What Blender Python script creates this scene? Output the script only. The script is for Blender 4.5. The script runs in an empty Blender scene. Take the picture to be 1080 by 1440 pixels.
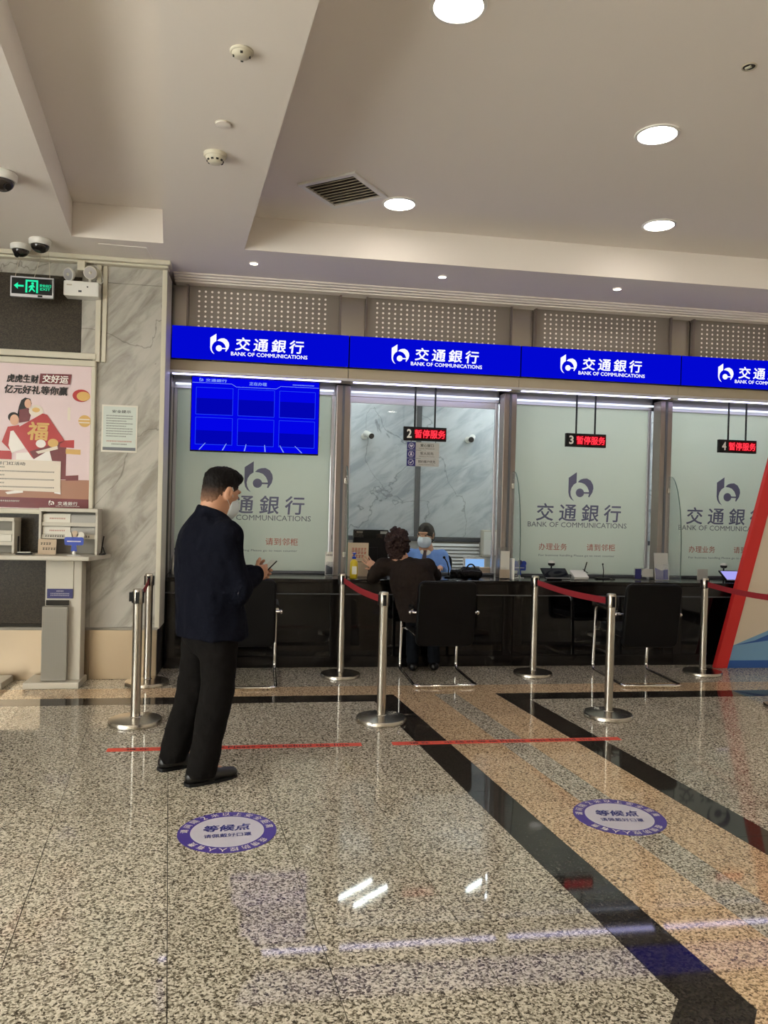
import bpy, bmesh, math, random
import numpy as np
from mathutils import Vector, Matrix, noise

random.seed(7)
scene = bpy.context.scene
COL = scene.collection

# ------------------------------------------------------------------ camera
F_PX = 1090.0
YAW = math.atan(F_PX / 6900.0)
PITCH = -math.atan(9.0 / F_PX)
ROLL = 0.026
fwd = Vector((math.sin(YAW) * math.cos(PITCH), math.cos(YAW) * math.cos(PITCH), math.sin(PITCH)))
r0 = Vector((math.cos(YAW), -math.sin(YAW), 0))
u0 = r0.cross(fwd)
rgt = r0 * math.cos(ROLL) + u0 * math.sin(ROLL)
upv = rgt.cross(fwd)
cam_data = bpy.data.cameras.new('camera')
cam_data.sensor_fit = 'VERTICAL'
cam_data.sensor_height = 24.0
cam_data.lens = 24.0 * F_PX / 1440.0
cam_data.clip_start = 0.05
cam = bpy.data.objects.new('camera', cam_data)
cam.matrix_world = Matrix(((rgt.x, upv.x, -fwd.x, 0), (rgt.y, upv.y, -fwd.y, 0), (rgt.z, upv.z, -fwd.z, 1.5), (0, 0, 0, 1)))
COL.objects.link(cam)
scene.camera = cam

# ------------------------------------------------------------------ light level
world = bpy.data.worlds.new('world'); scene.world = world
world.use_nodes = True
world.node_tree.nodes['Background'].inputs[0].default_value = (1.0, 0.97, 0.92, 1)
world.node_tree.nodes['Background'].inputs[1].default_value = 10.5
LAMP = 33.0          # ceiling downlights
TUBE = 36.0          # office fluorescent tubes
scene.view_settings.view_transform = 'Standard'
scene.view_settings.look = 'None'
scene.view_settings.gamma = 1.0
scene.view_settings.use_curve_mapping = False
scene.view_settings.exposure = -0.08
scene.cycles.max_bounces = 7
scene.cycles.adaptive_threshold = 0.03
scene.cycles.transparent_max_bounces = 12

# ------------------------------------------------------------------ materials
def srgb(r, g, b):
    f = lambda c: (c / 255 / 12.92) if c / 255 <= 0.04045 else ((c / 255 + 0.055) / 1.055) ** 2.4
    return (f(r), f(g), f(b), 1)

def mat(name, col, rough=0.5, metal=0.0, spec=0.5, emit=None, estr=0.0, coat=0.0, bump=None, trans=0.0, sheen=0.0):
    m = bpy.data.materials.new(name); m.use_nodes = True
    nt = m.node_tree; p = nt.nodes['Principled BSDF']
    p.inputs['Base Color'].default_value = col
    p.inputs['Roughness'].default_value = rough
    p.inputs['Metallic'].default_value = metal
    p.inputs['Specular IOR Level'].default_value = spec
    p.inputs['Coat Weight'].default_value = coat
    p.inputs['Transmission Weight'].default_value = trans
    p.inputs['Sheen Weight'].default_value = sheen
    if emit is not None:
        p.inputs['Emission Color'].default_value = emit
        p.inputs['Emission Strength'].default_value = estr
    if bump:
        tc = nt.nodes.new('ShaderNodeTexCoord')
        n = nt.nodes.new('ShaderNodeTexNoise'); n.inputs['Scale'].default_value = bump[0]; n.inputs['Detail'].default_value = 4
        nt.links.new(tc.outputs['Object'], n.inputs['Vector'])
        b = nt.nodes.new('ShaderNodeBump'); b.inputs['Strength'].default_value = bump[1]; b.inputs['Distance'].default_value = bump[2]
        nt.links.new(n.outputs['Fac'], b.inputs['Height']); nt.links.new(b.outputs['Normal'], p.inputs['Normal'])
    return m

def ramp(nt, stops, interp='LINEAR'):
    r = nt.nodes.new('ShaderNodeValToRGB'); cr = r.color_ramp; cr.interpolation = interp
    while len(cr.elements) < len(stops): cr.elements.new(0.5)
    for e, (p, c) in zip(cr.elements, stops): e.position = p; e.color = c
    return r

def granite(name, stops, rough=0.04, scale=150.0, spec=0.26):
    m = mat(name, (0.5, 0.5, 0.5, 1), rough, spec=spec); nt = m.node_tree; p = nt.nodes['Principled BSDF']
    geo = nt.nodes.new('ShaderNodeNewGeometry')
    wn = nt.nodes.new('ShaderNodeTexNoise'); wn.inputs['Scale'].default_value = 60
    add = nt.nodes.new('ShaderNodeVectorMath'); add.operation = 'MULTIPLY_ADD'
    add.inputs[1].default_value = (0.012, 0.012, 0.012)
    nt.links.new(geo.outputs['Position'], wn.inputs['Vector'])
    nt.links.new(wn.outputs['Color'], add.inputs[0]); nt.links.new(geo.outputs['Position'], add.inputs[2])
    v = nt.nodes.new('ShaderNodeTexVoronoi'); v.inputs['Scale'].default_value = scale
    nt.links.new(add.outputs[0], v.inputs['Vector'])
    sep = nt.nodes.new('ShaderNodeSeparateColor'); nt.links.new(v.outputs['Color'], sep.inputs[0])
    big = nt.nodes.new('ShaderNodeTexNoise'); big.inputs['Scale'].default_value = 70; big.inputs['Detail'].default_value = 2
    nt.links.new(geo.outputs['Position'], big.inputs['Vector'])
    mx = nt.nodes.new('ShaderNodeMath'); mx.operation = 'MULTIPLY_ADD'; mx.inputs[1].default_value = 0.9
    nt.links.new(big.outputs['Fac'], mx.inputs[0])
    half = nt.nodes.new('ShaderNodeMath'); half.operation = 'MULTIPLY_ADD'; half.inputs[1].default_value = 0.62; half.inputs[2].default_value = -0.26
    nt.links.new(sep.outputs[0], half.inputs[0]); nt.links.new(half.outputs[0], mx.inputs[2])
    r = ramp(nt, stops); nt.links.new(mx.outputs[0], r.inputs['Fac'])
    oi = nt.nodes.new('ShaderNodeObjectInfo')
    hsv = nt.nodes.new('ShaderNodeHueSaturation')
    mr = nt.nodes.new('ShaderNodeMapRange'); mr.inputs['To Min'].default_value = 0.93; mr.inputs['To Max'].default_value = 1.07
    nt.links.new(oi.outputs['Random'], mr.inputs['Value']); nt.links.new(mr.outputs[0], hsv.inputs['Value'])
    nt.links.new(r.outputs['Color'], hsv.inputs['Color']); nt.links.new(hsv.outputs['Color'], p.inputs['Base Color'])
    return m

def marble(name, base, vein, dark, rough=0.15, ang=50):
    m = mat(name, base, rough); nt = m.node_tree; p = nt.nodes['Principled BSDF']
    geo = nt.nodes.new('ShaderNodeNewGeometry')
    mp = nt.nodes.new('ShaderNodeMapping'); mp.inputs['Scale'].default_value = (0.8, 1, 3.0)
    mp0 = nt.nodes.new('ShaderNodeMapping'); mp0.inputs['Rotation'].default_value = (0.0, math.radians(ang), 0)
    nt.links.new(geo.outputs['Position'], mp0.inputs['Vector']); nt.links.new(mp0.outputs[0], mp.inputs['Vector'])
    n1 = nt.nodes.new('ShaderNodeTexNoise'); n1.inputs['Scale'].default_value = 2.6; n1.inputs['Detail'].default_value = 9; n1.inputs['Roughness'].default_value = 0.62; n1.inputs['Distortion'].default_value = 0.7
    nt.links.new(mp.outputs[0], n1.inputs['Vector'])
    r1 = ramp(nt, [(0.34, vein), (0.54, base), (0.8, tuple(min(1, c * 1.12) for c in base[:3]) + (1,))])
    nt.links.new(n1.outputs['Fac'], r1.inputs['Fac'])
    n2 = nt.nodes.new('ShaderNodeTexNoise'); n2.inputs['Scale'].default_value = 1.25; n2.inputs['Detail'].default_value = 5; n2.inputs['Distortion'].default_value = 0.5
    nt.links.new(geo.outputs['Position'], n2.inputs['Vector'])
    ab = nt.nodes.new('ShaderNodeMath'); ab.operation = 'SUBTRACT'; ab.inputs[1].default_value = 0.5; nt.links.new(n2.outputs['Fac'], ab.inputs[0])
    ab2 = nt.nodes.new('ShaderNodeMath'); ab2.operation = 'ABSOLUTE'; nt.links.new(ab.outputs[0], ab2.inputs[0])
    r2 = ramp(nt, [(0.0, (0.6, 0.6, 0.6, 1)), (0.006, (0, 0, 0, 1))]); nt.links.new(ab2.outputs[0], r2.inputs['Fac'])
    mix = nt.nodes.new('ShaderNodeMix'); mix.data_type = 'RGBA'
    nt.links.new(r2.outputs['Color'], mix.inputs[0]); nt.links.new(r1.outputs['Color'], mix.inputs[6]); mix.inputs[7].default_value = dark
    nt.links.new(mix.outputs[2], p.inputs['Base Color'])
    return m

def thin_glass(name, tint=(0.97, 0.99, 0.98, 1), refl=0.08, rough=0.0):
    m = bpy.data.materials.new(name); m.use_nodes = True; nt = m.node_tree; nt.nodes.clear()
    o = nt.nodes.new('ShaderNodeOutputMaterial'); t = nt.nodes.new('ShaderNodeBsdfTransparent'); t.inputs[0].default_value = tint
    g = nt.nodes.new('ShaderNodeBsdfGlossy'); g.inputs['Roughness'].default_value = rough
    mx = nt.nodes.new('ShaderNodeMixShader'); mx.inputs[0].default_value = refl
    nt.links.new(t.outputs[0], mx.inputs[1]); nt.links.new(g.outputs[0], mx.inputs[2]); nt.links.new(mx.outputs[0], o.inputs[0])
    return m

def frosted(name, col):
    m = bpy.data.materials.new(name); m.use_nodes = True; nt = m.node_tree; nt.nodes.clear()
    o = nt.nodes.new('ShaderNodeOutputMaterial'); t = nt.nodes.new('ShaderNodeBsdfTranslucent'); t.inputs[0].default_value = col
    d = nt.nodes.new('ShaderNodeBsdfDiffuse'); d.inputs[0].default_value = col
    g = nt.nodes.new('ShaderNodeBsdfGlossy'); g.inputs['Roughness'].default_value = 0.02
    m1 = nt.nodes.new('ShaderNodeMixShader'); m1.inputs[0].default_value = 0.74
    m2 = nt.nodes.new('ShaderNodeMixShader'); m2.inputs[0].default_value = 0.05
    nt.links.new(d.outputs[0], m1.inputs[1]); nt.links.new(t.outputs[0], m1.inputs[2])
    nt.links.new(m1.outputs[0], m2.inputs[1]); nt.links.new(g.outputs[0], m2.inputs[2]); nt.links.new(m2.outputs[0], o.inputs[0])
    return m

def emis(name, col, s):
    m = bpy.data.materials.new(name); m.use_nodes = True; nt = m.node_tree; nt.nodes.clear()
    o = nt.nodes.new('ShaderNodeOutputMaterial'); e = nt.nodes.new('ShaderNodeEmission')
    e.inputs[0].default_value = col; e.inputs[1].default_value = s
    nt.links.new(e.outputs[0], o.inputs[0])
    return m

MT = dict(
    granite=granite('granite_grey', [(0.18, srgb(64, 58, 48)), (0.38, srgb(122, 114, 98)), (0.53, srgb(178, 170, 152)), (0.75, srgb(214, 206, 188))]),
    tan=granite('granite_tan', [(0.15, srgb(88, 71, 54)), (0.36, srgb(160, 134, 105)), (0.53, srgb(208, 179, 143)), (0.8, srgb(228, 204, 170))]),
    blackgr=granite('granite_black', [(0.2, srgb(34, 31, 28)), (0.6, srgb(52, 48, 43)), (0.9, srgb(66, 61, 55))]),
    grout=mat('grout', srgb(52, 47, 40), 0.8),
    marble=marble('marble_wall', srgb(184, 180, 171), srgb(146, 142, 132), srgb(74, 70, 62)),
    marble_in=marble('marble_office', srgb(194, 198, 202), srgb(160, 166, 174), srgb(86, 90, 94), ang=35),
    darkgr=granite('granite_dark_panel', [(0.2, srgb(42, 37, 30)), (0.5, srgb(58, 51, 42)), (0.9, srgb(78, 70, 58))], rough=0.3, scale=260),
    plaster=mat('ceiling_plaster', srgb(234, 226, 218), 0.85, bump=(120, 0.04, 0.002)),
    wallpaint=mat('wall_paint', srgb(228, 220, 206), 0.8),
    trim=mat('cream_trim', srgb(208, 202, 184), 0.45),
    steel=mat('brushed_steel', srgb(186, 180, 170), 0.24, 1.0),
    plinth=mat('plinth_steel', srgb(190, 172, 148), 0.32, 0.92),
    mull=mat('bronze_steel', srgb(142, 132, 128), 0.3, 0.85),
    perf=mat('perforated_alu', srgb(150, 142, 134), 0.38, 0.7),
    fascia=mat('fascia_panel', srgb(178, 166, 146), 0.45, 0.3),
    alu=mat('aluminium_rail', srgb(205, 205, 212), 0.3, 0.8),
    chrome=mat('chrome', srgb(225, 222, 216), 0.08, 1.0),
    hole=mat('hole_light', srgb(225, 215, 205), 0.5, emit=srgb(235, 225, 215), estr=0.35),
    black=mat('black_plastic', srgb(12, 12, 13), 0.45, spec=0.3),
    leather=mat('black_leather', srgb(9, 8, 8), 0.5, spec=0.2, bump=(220, 0.25, 0.002)),
    stone=mat('black_stone', srgb(17, 14, 13), 0.16, spec=0.35),
    bglass=mat('black_glass', srgb(7, 7, 8), 0.05, spec=0.35),
    frost=frosted('frosted_film', srgb(230, 235, 226)),
    glass=thin_glass('clear_glass', refl=0.035),
    shield=thin_glass('shield_glass', tint=(0.92, 0.96, 0.95, 1), refl=0.22, rough=0.6),
    acryl=thin_glass('acrylic', tint=(0.92, 0.93, 0.95, 1), refl=0.12, rough=0.05),
    edge=mat('glass_edge', srgb(80, 100, 95), 0.2),
    blue=emis('sign_blue', srgb(2, 8, 214), 1.0),
    signw=emis('sign_white', srgb(245, 245, 255), 1.15),
    lamp=emis('lamp_diffuser', (1.0, 0.92, 0.83, 1), LAMP),
    spot=emis('spot_lens', (1.0, 0.90, 0.78, 1), 25.0),
    tube=emis('fluorescent_tube', (0.90, 0.98, 1.0, 1), TUBE),
    led_strip=emis('header_led', (0.62, 0.60, 1.0, 1), 6.0), head_led=emis('window_led', (0.80, 0.86, 1.0, 1), 1.6),
    red_led=emis('led_red', srgb(255, 52, 68), 1.6),
    led_dim=emis('led_dim', srgb(120, 8, 16), 0.7),
    green=emis('exit_green', srgb(40, 235, 170), 1.1),
    scr=emis('screen_blue', srgb(3, 4, 236), 1.0),
    scr2=emis('screen_blue_dark', srgb(2, 4, 186), 1.0),
    scr3=emis('screen_line', srgb(46, 84, 255), 1.0),
    scrw=emis('screen_text', srgb(140, 170, 255), 1.0),
    lilac=emis('tablet_lilac', srgb(172, 168, 248), 1.0),
    skyscr=emis('monitor_sky', srgb(140, 185, 240), 1.0),
    gtext=mat('grey_lettering', srgb(98, 98, 124), 0.6),
    gtext2=mat('grey_small_lettering', srgb(112, 116, 122), 0.6),
    rtext=mat('red_lettering', srgb(176, 92, 76), 0.6),
    white=mat('white_plastic', srgb(226, 224, 218), 0.4),
    offw=mat('offwhite_plastic', srgb(205, 198, 178), 0.5),
    paper=mat('paper', srgb(224, 220, 208), 0.7),
    paper2=mat('paper_grey', srgb(176, 174, 168), 0.7),
    kraft=mat('cream_card', srgb(196, 176, 152), 0.7),
    redbelt=mat('belt_red', srgb(150, 26, 36), 0.7),
    redboard=mat('board_red', srgb(206, 40, 38), 0.5),
    tape=mat('tape_red', srgb(222, 74, 50), 0.45),
    purple=mat('sticker_purple', srgb(76, 60, 146), 0.4),
    lilacp=mat('sticker_pale', srgb(200, 196, 206), 0.4),
    navy=mat('sticker_navy', srgb(52, 56, 128), 0.45),
    navylab=mat('label_navy', srgb(38, 38, 104), 0.4),
    ink=mat('black_ink', srgb(32, 28, 28), 0.6),
    maroon=mat('poster_maroon', srgb(110, 22, 32), 0.4),
    pred=mat('poster_red', srgb(178, 28, 30), 0.4),
    ppink=mat('poster_pink', srgb(226, 204, 206), 0.4),
    ppale=mat('poster_pale', srgb(226, 214, 198), 0.4),
    pgold=mat('poster_gold', srgb(214, 170, 92), 0.4),
    pskin=mat('poster_skin', srgb(222, 172, 142), 0.4),
    pbrown=mat('poster_floor', srgb(168, 118, 92), 0.4),
    pwhite=mat('poster_white', srgb(238, 232, 226), 0.4),
    yellow=mat('yellow_lotion', srgb(214, 186, 40), 0.3),
    bluep=mat('blue_acrylic', srgb(28, 62, 170), 0.3),
    greenp=mat('pale_green_print', srgb(206, 214, 206), 0.4),
    grille=mat('grille_shadow', srgb(48, 44, 38), 0.9),
    slat=mat('grille_slat', srgb(186, 176, 158), 0.5),
    smoke=mat('dome_smoke', srgb(38, 32, 30), 0.08, spec=0.6),
    cloth_navy=mat('jacket_navy', srgb(13, 15, 25), 0.95, spec=0.1, bump=(14, 0.5, 0.03)),
    cloth_char=mat('trousers_charcoal', srgb(21, 19, 18), 0.95, spec=0.1, bump=(12, 0.5, 0.03)),
    cloth_brown=mat('jacket_brown', srgb(40, 33, 29), 0.95, spec=0.1, bump=(16, 0.5, 0.03)),
    cloth_blue=mat('shirt_blue', srgb(112, 150, 214), 0.8, bump=(18, 0.3, 0.015)),
    denim=mat('denim_dark', srgb(20, 23, 28), 0.95, spec=0.1),
    tie=mat('tie_dark', srgb(70, 52, 56), 0.7),
    skin=mat('skin', srgb(184, 136, 108), 0.5),
    hair=mat('hair_black', srgb(14, 11, 10), 0.6, spec=0.2, bump=(160, 0.6, 0.004)),
    hairb=mat('hair_brown', srgb(44, 27, 23), 0.6, spec=0.25, bump=(110, 0.8, 0.006)),
    fade=mat('hair_fade', srgb(92, 72, 58), 0.7, bump=(300, 0.4, 0.002)),
    maskm=mat('mask_fabric', srgb(206, 216, 222), 0.85),
    shoe=mat('shoe_leather', srgb(18, 17, 17), 0.35),
    shelf=mat('stand_grey', srgb(198, 192, 178), 0.45),
    shelf2=mat('stand_grey_dark', srgb(150, 145, 134), 0.5),
    louvre=mat('louvre_white', srgb(224, 225, 222), 0.5),
    greyd=mat('grey_dark', srgb(84, 86, 90), 0.5),
    creamb=mat('board_cream', srgb(216, 200, 178), 0.5),
    blueb=mat('board_blue', srgb(44, 88, 158), 0.5),
    blueb2=mat('board_blue_pale', srgb(120, 162, 196), 0.5),
    floorin=mat('office_floor', srgb(150, 146, 138), 0.5),
)

# hair that thins out from black on top to a short fade over the nape
def fade_hair(name, z0, z1):
    m = mat(name, srgb(14, 11, 10), 0.65, spec=0.15, bump=(180, 0.6, 0.003)); nt = m.node_tree
    geo = nt.nodes.new('ShaderNodeNewGeometry'); sp_ = nt.nodes.new('ShaderNodeSeparateXYZ'); nt.links.new(geo.outputs['Position'], sp_.inputs[0])
    n = nt.nodes.new('ShaderNodeTexNoise'); n.inputs['Scale'].default_value = 90; nt.links.new(geo.outputs['Position'], n.inputs['Vector'])
    ma = nt.nodes.new('ShaderNodeMath'); ma.operation = 'MULTIPLY_ADD'; ma.inputs[1].default_value = 0.03; nt.links.new(n.outputs['Fac'], ma.inputs[0]); nt.links.new(sp_.outputs[2], ma.inputs[2])
    mr = nt.nodes.new('ShaderNodeMapRange'); mr.inputs['From Min'].default_value = z0; mr.inputs['From Max'].default_value = z1; nt.links.new(ma.outputs[0], mr.inputs['Value'])
    r = ramp(nt, [(0.0, srgb(172, 126, 98)), (0.45, srgb(96, 72, 58)), (0.8, srgb(34, 27, 24)), (1.0, srgb(14, 11, 10))]); nt.links.new(mr.outputs[0], r.inputs['Fac'])
    nt.links.new(r.outputs['Color'], nt.nodes['Principled BSDF'].inputs['Base Color'])
    return m
MT['hairfade'] = fade_hair('hair_faded', 1.487, 1.62)
# ------------------------------------------------------------------ mesh helpers
class MB:
    def __init__(self): self.v = []; self.f = []
    def add(self, vs, fs):
        o = len(self.v); self.v += [tuple(p) for p in vs]; self.f += [tuple(i + o for i in q) for q in fs]; return self
    def box(self, x0, x1, y0, y1, z0, z1):
        return self.add([(x0, y0, z0), (x1, y0, z0), (x1, y1, z0), (x0, y1, z0), (x0, y0, z1), (x1, y0, z1), (x1, y1, z1), (x0, y1, z1)],
                        [(3, 2, 1, 0), (4, 5, 6, 7), (0, 1, 5, 4), (1, 2, 6, 5), (2, 3, 7, 6), (3, 0, 4, 7)])
    def obox(self, c, sx, sy, sz, rot):
        R = rot.to_3x3() if hasattr(rot, 'to_3x3') else rot
        vs = [Vector(c) + R @ Vector((a * sx / 2, b * sy / 2, d * sz / 2)) for d in (-1, 1) for a, b in ((-1, -1), (1, -1), (1, 1), (-1, 1))]
        return self.add(vs, [(3, 2, 1, 0), (4, 5, 6, 7), (0, 1, 5, 4), (1, 2, 6, 5), (2, 3, 7, 6), (3, 0, 4, 7)])
    def prism(self, pts, z0, z1):                       # polygon in xy, extruded in z
        n = len(pts); a = sum(pts[i][0] * pts[(i + 1) % n][1] - pts[(i + 1) % n][0] * pts[i][1] for i in range(n))
        if a < 0: pts = pts[::-1]
        return self.add([(x, y, z0) for x, y in pts] + [(x, y, z1) for x, y in pts],
                        [tuple(range(n - 1, -1, -1)), tuple(range(n, 2 * n))] + [(i, (i + 1) % n, n + (i + 1) % n, n + i) for i in range(n)])
    def plate(self, pts, y0, y1):                       # polygon in xz, extruded in y (y0 = near face)
        n = len(pts); a = sum(pts[i][0] * pts[(i + 1) % n][1] - pts[(i + 1) % n][0] * pts[i][1] for i in range(n))
        if a < 0: pts = pts[::-1]
        return self.add([(x, y0, z) for x, z in pts] + [(x, y1, z) for x, z in pts],
                        [tuple(range(n)), tuple(range(2 * n - 1, n - 1, -1))] + [((i + 1) % n, i, n + i, n + (i + 1) % n) for i in range(n)])
    def cyl(self, p0, p1, ra, rb=None, n=16, cap=True):
        rb = ra if rb is None else rb
        p0 = Vector(p0); p1 = Vector(p1); d = (p1 - p0).normalized()
        e = d.orthogonal().normalized(); g = d.cross(e)
        vs = [p0 + (e * math.cos(2 * math.pi * i / n) + g * math.sin(2 * math.pi * i / n)) * ra for i in range(n)] + \
             [p1 + (e * math.cos(2 * math.pi * i / n) + g * math.sin(2 * math.pi * i / n)) * rb for i in range(n)]
        fs = [(i, (i + 1) % n, n + (i + 1) % n, n + i) for i in range(n)]
        if cap: fs += [tuple(range(n - 1, -1, -1)), tuple(range(n, 2 * n))]
        return self.add(vs, fs)
    def lathe(self, prof, c=(0, 0, 0), n=32, sx=1.0, sy=1.0):   # prof: (r, z) bottom to top
        m = len(prof); vs = []
        for r, z in prof:
            for i in range(n):
                a = 2 * math.pi * i / n; vs.append((c[0] + r * sx * math.cos(a), c[1] + r * sy * math.sin(a), c[2] + z))
        fs = [(j * n + i, j * n + (i + 1) % n, (j + 1) * n + (i + 1) % n, (j + 1) * n + i) for j in range(m - 1) for i in range(n)]
        fs += [tuple(range(n - 1, -1, -1)), tuple(range((m - 1) * n, m * n))]
        return self.add(vs, fs)
    def tube(self, path, r, n=10, closed=False):
        path = [Vector(p) for p in path]; m = len(path); vs = []; e = None
        for j in range(m):
            a = path[(j - 1) % m] if (closed or j > 0) else path[j]
            b = path[(j + 1) % m] if (closed or j < m - 1) else path[j]
            d = (b - a).normalized()
            if e is None: e = d.orthogonal().normalized()
            e = (e - d * e.dot(d)).normalized(); g = d.cross(e)
            vs += [path[j] + (e * math.cos(2 * math.pi * i / n) + g * math.sin(2 * math.pi * i / n)) * r for i in range(n)]
        fs = [(j * n + i, j * n + (i + 1) % n, ((j + 1) % m) * n + (i + 1) % n, ((j + 1) % m) * n + i) for j in range(m if closed else m - 1) for i in range(n)]
        if not closed: fs += [tuple(range(n - 1, -1, -1)), tuple(range((m - 1) * n, m * n))]
        return self.add(vs, fs)
    def ball(self, c, rx, ry=None, rz=None, n=16, m=10, rot=None):
        ry = ry or rx; rz = rz or rx; vs = []; fs = []
        for j in range(1, m):
            t = math.pi * j / m
            for i in range(n):
                a = 2 * math.pi * i / n; vs.append(Vector((rx * math.sin(t) * math.cos(a), ry * math.sin(t) * math.sin(a), -rz * math.cos(t))))
        vs.append(Vector((0, 0, -rz))); vs.append(Vector((0, 0, rz))); b = len(vs) - 2
        for j in range(m - 2):
            for i in range(n): fs.append((j * n + i, j * n + (i + 1) % n, (j + 1) * n + (i + 1) % n, (j + 1) * n + i))
        for i in range(n):
            fs.append((b, (i + 1) % n, i)); fs.append((b + 1, (m - 2) * n + i, (m - 2) * n + (i + 1) % n))
        if rot is not None: vs = [rot @ v for v in vs]
        return self.add([Vector(c) + v for v in vs], fs)
    def build(self, name, material, parent=None, smooth=False, bevel=0.0, seg=2, world=True):
        me = bpy.data.meshes.new(name)
        off = Vector(parent_origin(parent)) if (parent is not None and world) else Vector((0, 0, 0))
        me.from_pydata([tuple(Vector(p) - off) for p in self.v], [], self.f); me.update()
        me.materials.append(MT[material] if isinstance(material, str) else material)
        o = bpy.data.objects.new(name, me); COL.objects.link(o)
        if parent is not None: o.parent = parent
        if smooth:
            me.polygons.foreach_set('use_smooth', [True] * len(me.polygons))
            me.set_sharp_from_angle(angle=math.radians(38))
        if bevel:
            b = o.modifiers.new('bevel', 'BEVEL'); b.width = bevel; b.segments = seg; b.limit_method = 'ANGLE'
        return o

def parent_origin(p):
    t = Vector((0, 0, 0))
    while p is not None:
        t += p.location; p = p.parent
    return t

def tag(o, label=None, cat=None, group=None, kind=None):
    if label: o['label'] = label
    if cat: o['category'] = cat
    if group: o['group'] = group
    if kind: o['kind'] = kind
    return o

def thing(name, loc, label=None, cat=None, group=None, kind=None):
    o = bpy.data.objects.new(name, None); COL.objects.link(o); o.location = loc; o.empty_display_size = 0.05
    return tag(o, label, cat, group, kind)

def copy_tree(o, parent=None):
    c = o.copy(); COL.objects.link(c); c.parent = parent
    for ch in list(o.children): copy_tree(ch, c)
    return c

def rrect(x0, x1, z0, z1, r, n=5):
    pts = []
    for cx, cz, a0 in ((x1 - r, z1 - r, 0), (x0 + r, z1 - r, 90), (x0 + r, z0 + r, 180), (x1 - r, z0 + r, 270)):
        for i in range(n + 1):
            a = math.radians(a0 + 90 * i / n); pts.append((cx + r * math.cos(a), cz + r * math.sin(a)))
    return pts

def circ(cx, cz, r, n=24, a0=0.0, a1=360.0):
    full = abs(a1 - a0) >= 360
    k = n if full else n + 1
    return [(cx + r * math.cos(math.radians(a0 + (a1 - a0) * i / n)), cz + r * math.sin(math.radians(a0 + (a1 - a0) * i / n))) for i in range(k)]

_tcache = {}
def text_mesh2d(body, bold=0.0, spacing=1.0, shear=0.0):
    key = (body, bold, spacing, shear)
    if key not in _tcache:
        c = bpy.data.curves.new('lettering', 'FONT'); c.body = body; c.size = 1; c.space_character = spacing; c.shear = shear
        c.resolution_u = 2; c.fill_mode = 'FRONT'
        o = bpy.data.objects.new('lettering', c); COL.objects.link(o)
        bpy.context.view_layer.update()
        me = bpy.data.meshes.new_from_object(o.evaluated_get(bpy.context.evaluated_depsgraph_get()))
        bpy.data.objects.remove(o)
        vs = np.array([v.co[:2] for v in me.vertices]); fs = [tuple(p.vertices) for p in me.polygons]
        bpy.data.meshes.remove(me); bpy.data.curves.remove(c)
        if bold:                                       # heavier strokes: the glyphs struck several times, a little apart
            n0 = len(vs); offs = [(0, 0)] + [(bold * math.cos(math.pi * k / 3), bold * math.sin(math.pi * k / 3)) for k in range(6)]
            fs = [tuple(i + n0 * k for i in f) for k in range(7) for f in fs]; vs = np.concatenate([vs + np.array(o) for o in offs])
        lo = vs.min(0); hi = vs.max(0)
        lv = (np.arange(len(vs)) // n0 if bold else np.zeros(len(vs)))[:, None] * 0.00005
        _tcache[key] = (np.concatenate([(vs - (lo + hi) / 2) / (hi - lo), lv], 1), fs, (hi - lo)[0] / (hi - lo)[1])
    return _tcache[key]

def text(body, ctr, w, h, material, parent, ex=(1, 0, 0), ey=(0, 0, 1), bold=0.0, spacing=1.0, shear=0.0, name='lettering'):
    """flat printed lettering, w x h metres, centred on ctr, baseline along ex, upright along ey"""
    uv, fs, asp = text_mesh2d(body, bold, spacing, shear)
    if w is None: w = h * asp
    ex = Vector(ex); ey = Vector(ey); c = Vector(ctr)
    nz = ex.cross(ey)
    m = MB(); m.add([c + ex * (u * w) + ey * (v * h) + nz * q for u, v, q in uv.tolist()], fs)
    return m.build(name, material, parent)

def logo(ctr, size, material, parent, y_th=0.0015, name='emblem'):
    """bank emblem in an xz plane facing -y, size = width"""
    k = size / 232.0; X = lambda p: (ctr[0] + (p[0] - 521) * k, ctr[2] - (p[1] - 212) * k)
    A = [(405, 135), (478, 85), (478, 177), (452, 195), (432, 225), (424, 260), (428, 290), (440, 315), (460, 340), (430, 322), (412, 295), (405, 262)]
    B = [(490, 172), (512, 150), (540, 140), (575, 137), (610, 155), (632, 190), (637, 222), (628, 260), (600, 303), (590, 298), (597, 275), (595, 245), (580, 212), (555, 187), (525, 176)]
    m = MB()
    for P in (A, B): m.plate([X(p) for p in P], ctr[1] - y_th, ctr[1])
    m.plate([(ctr[0] + (512 - 521) * k + 38 * k * math.cos(t), ctr[2] - (265 - 212) * k + 38 * k * math.sin(t)) for t in [2 * math.pi * i / 24 for i in range(24)]], ctr[1] - y_th, ctr[1])
    m.plate([X((545, 257)), (X((600, 257))), X((600, 271)), X((545, 271))], ctr[1] - y_th, ctr[1])
    return m.build(name, material, parent)

_dr = random.Random(11)
def dashes(parent, x0, x1, y, z, h, material):
    """a line of print too small to read: broken ink strokes"""
    m = MB(); x = x0
    while x < x1 - h * 0.5:
        a = h * _dr.uniform(0.15, 0.3); w = h * 0.9
        m.box(x, x + w, y, y + 0.0002, z + h * 0.18, z + h * 0.42); m.box(x, x + w * _dr.uniform(0.6, 1), y, y + 0.0002, z - h * 0.4, z - h * 0.15)
        m.box(x + w * 0.4, x + w * 0.4 + a, y, y + 0.0002, z - h * 0.5, z + h * 0.5); x += h * 1.12
    return m.build('print_line', material, parent)

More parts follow.
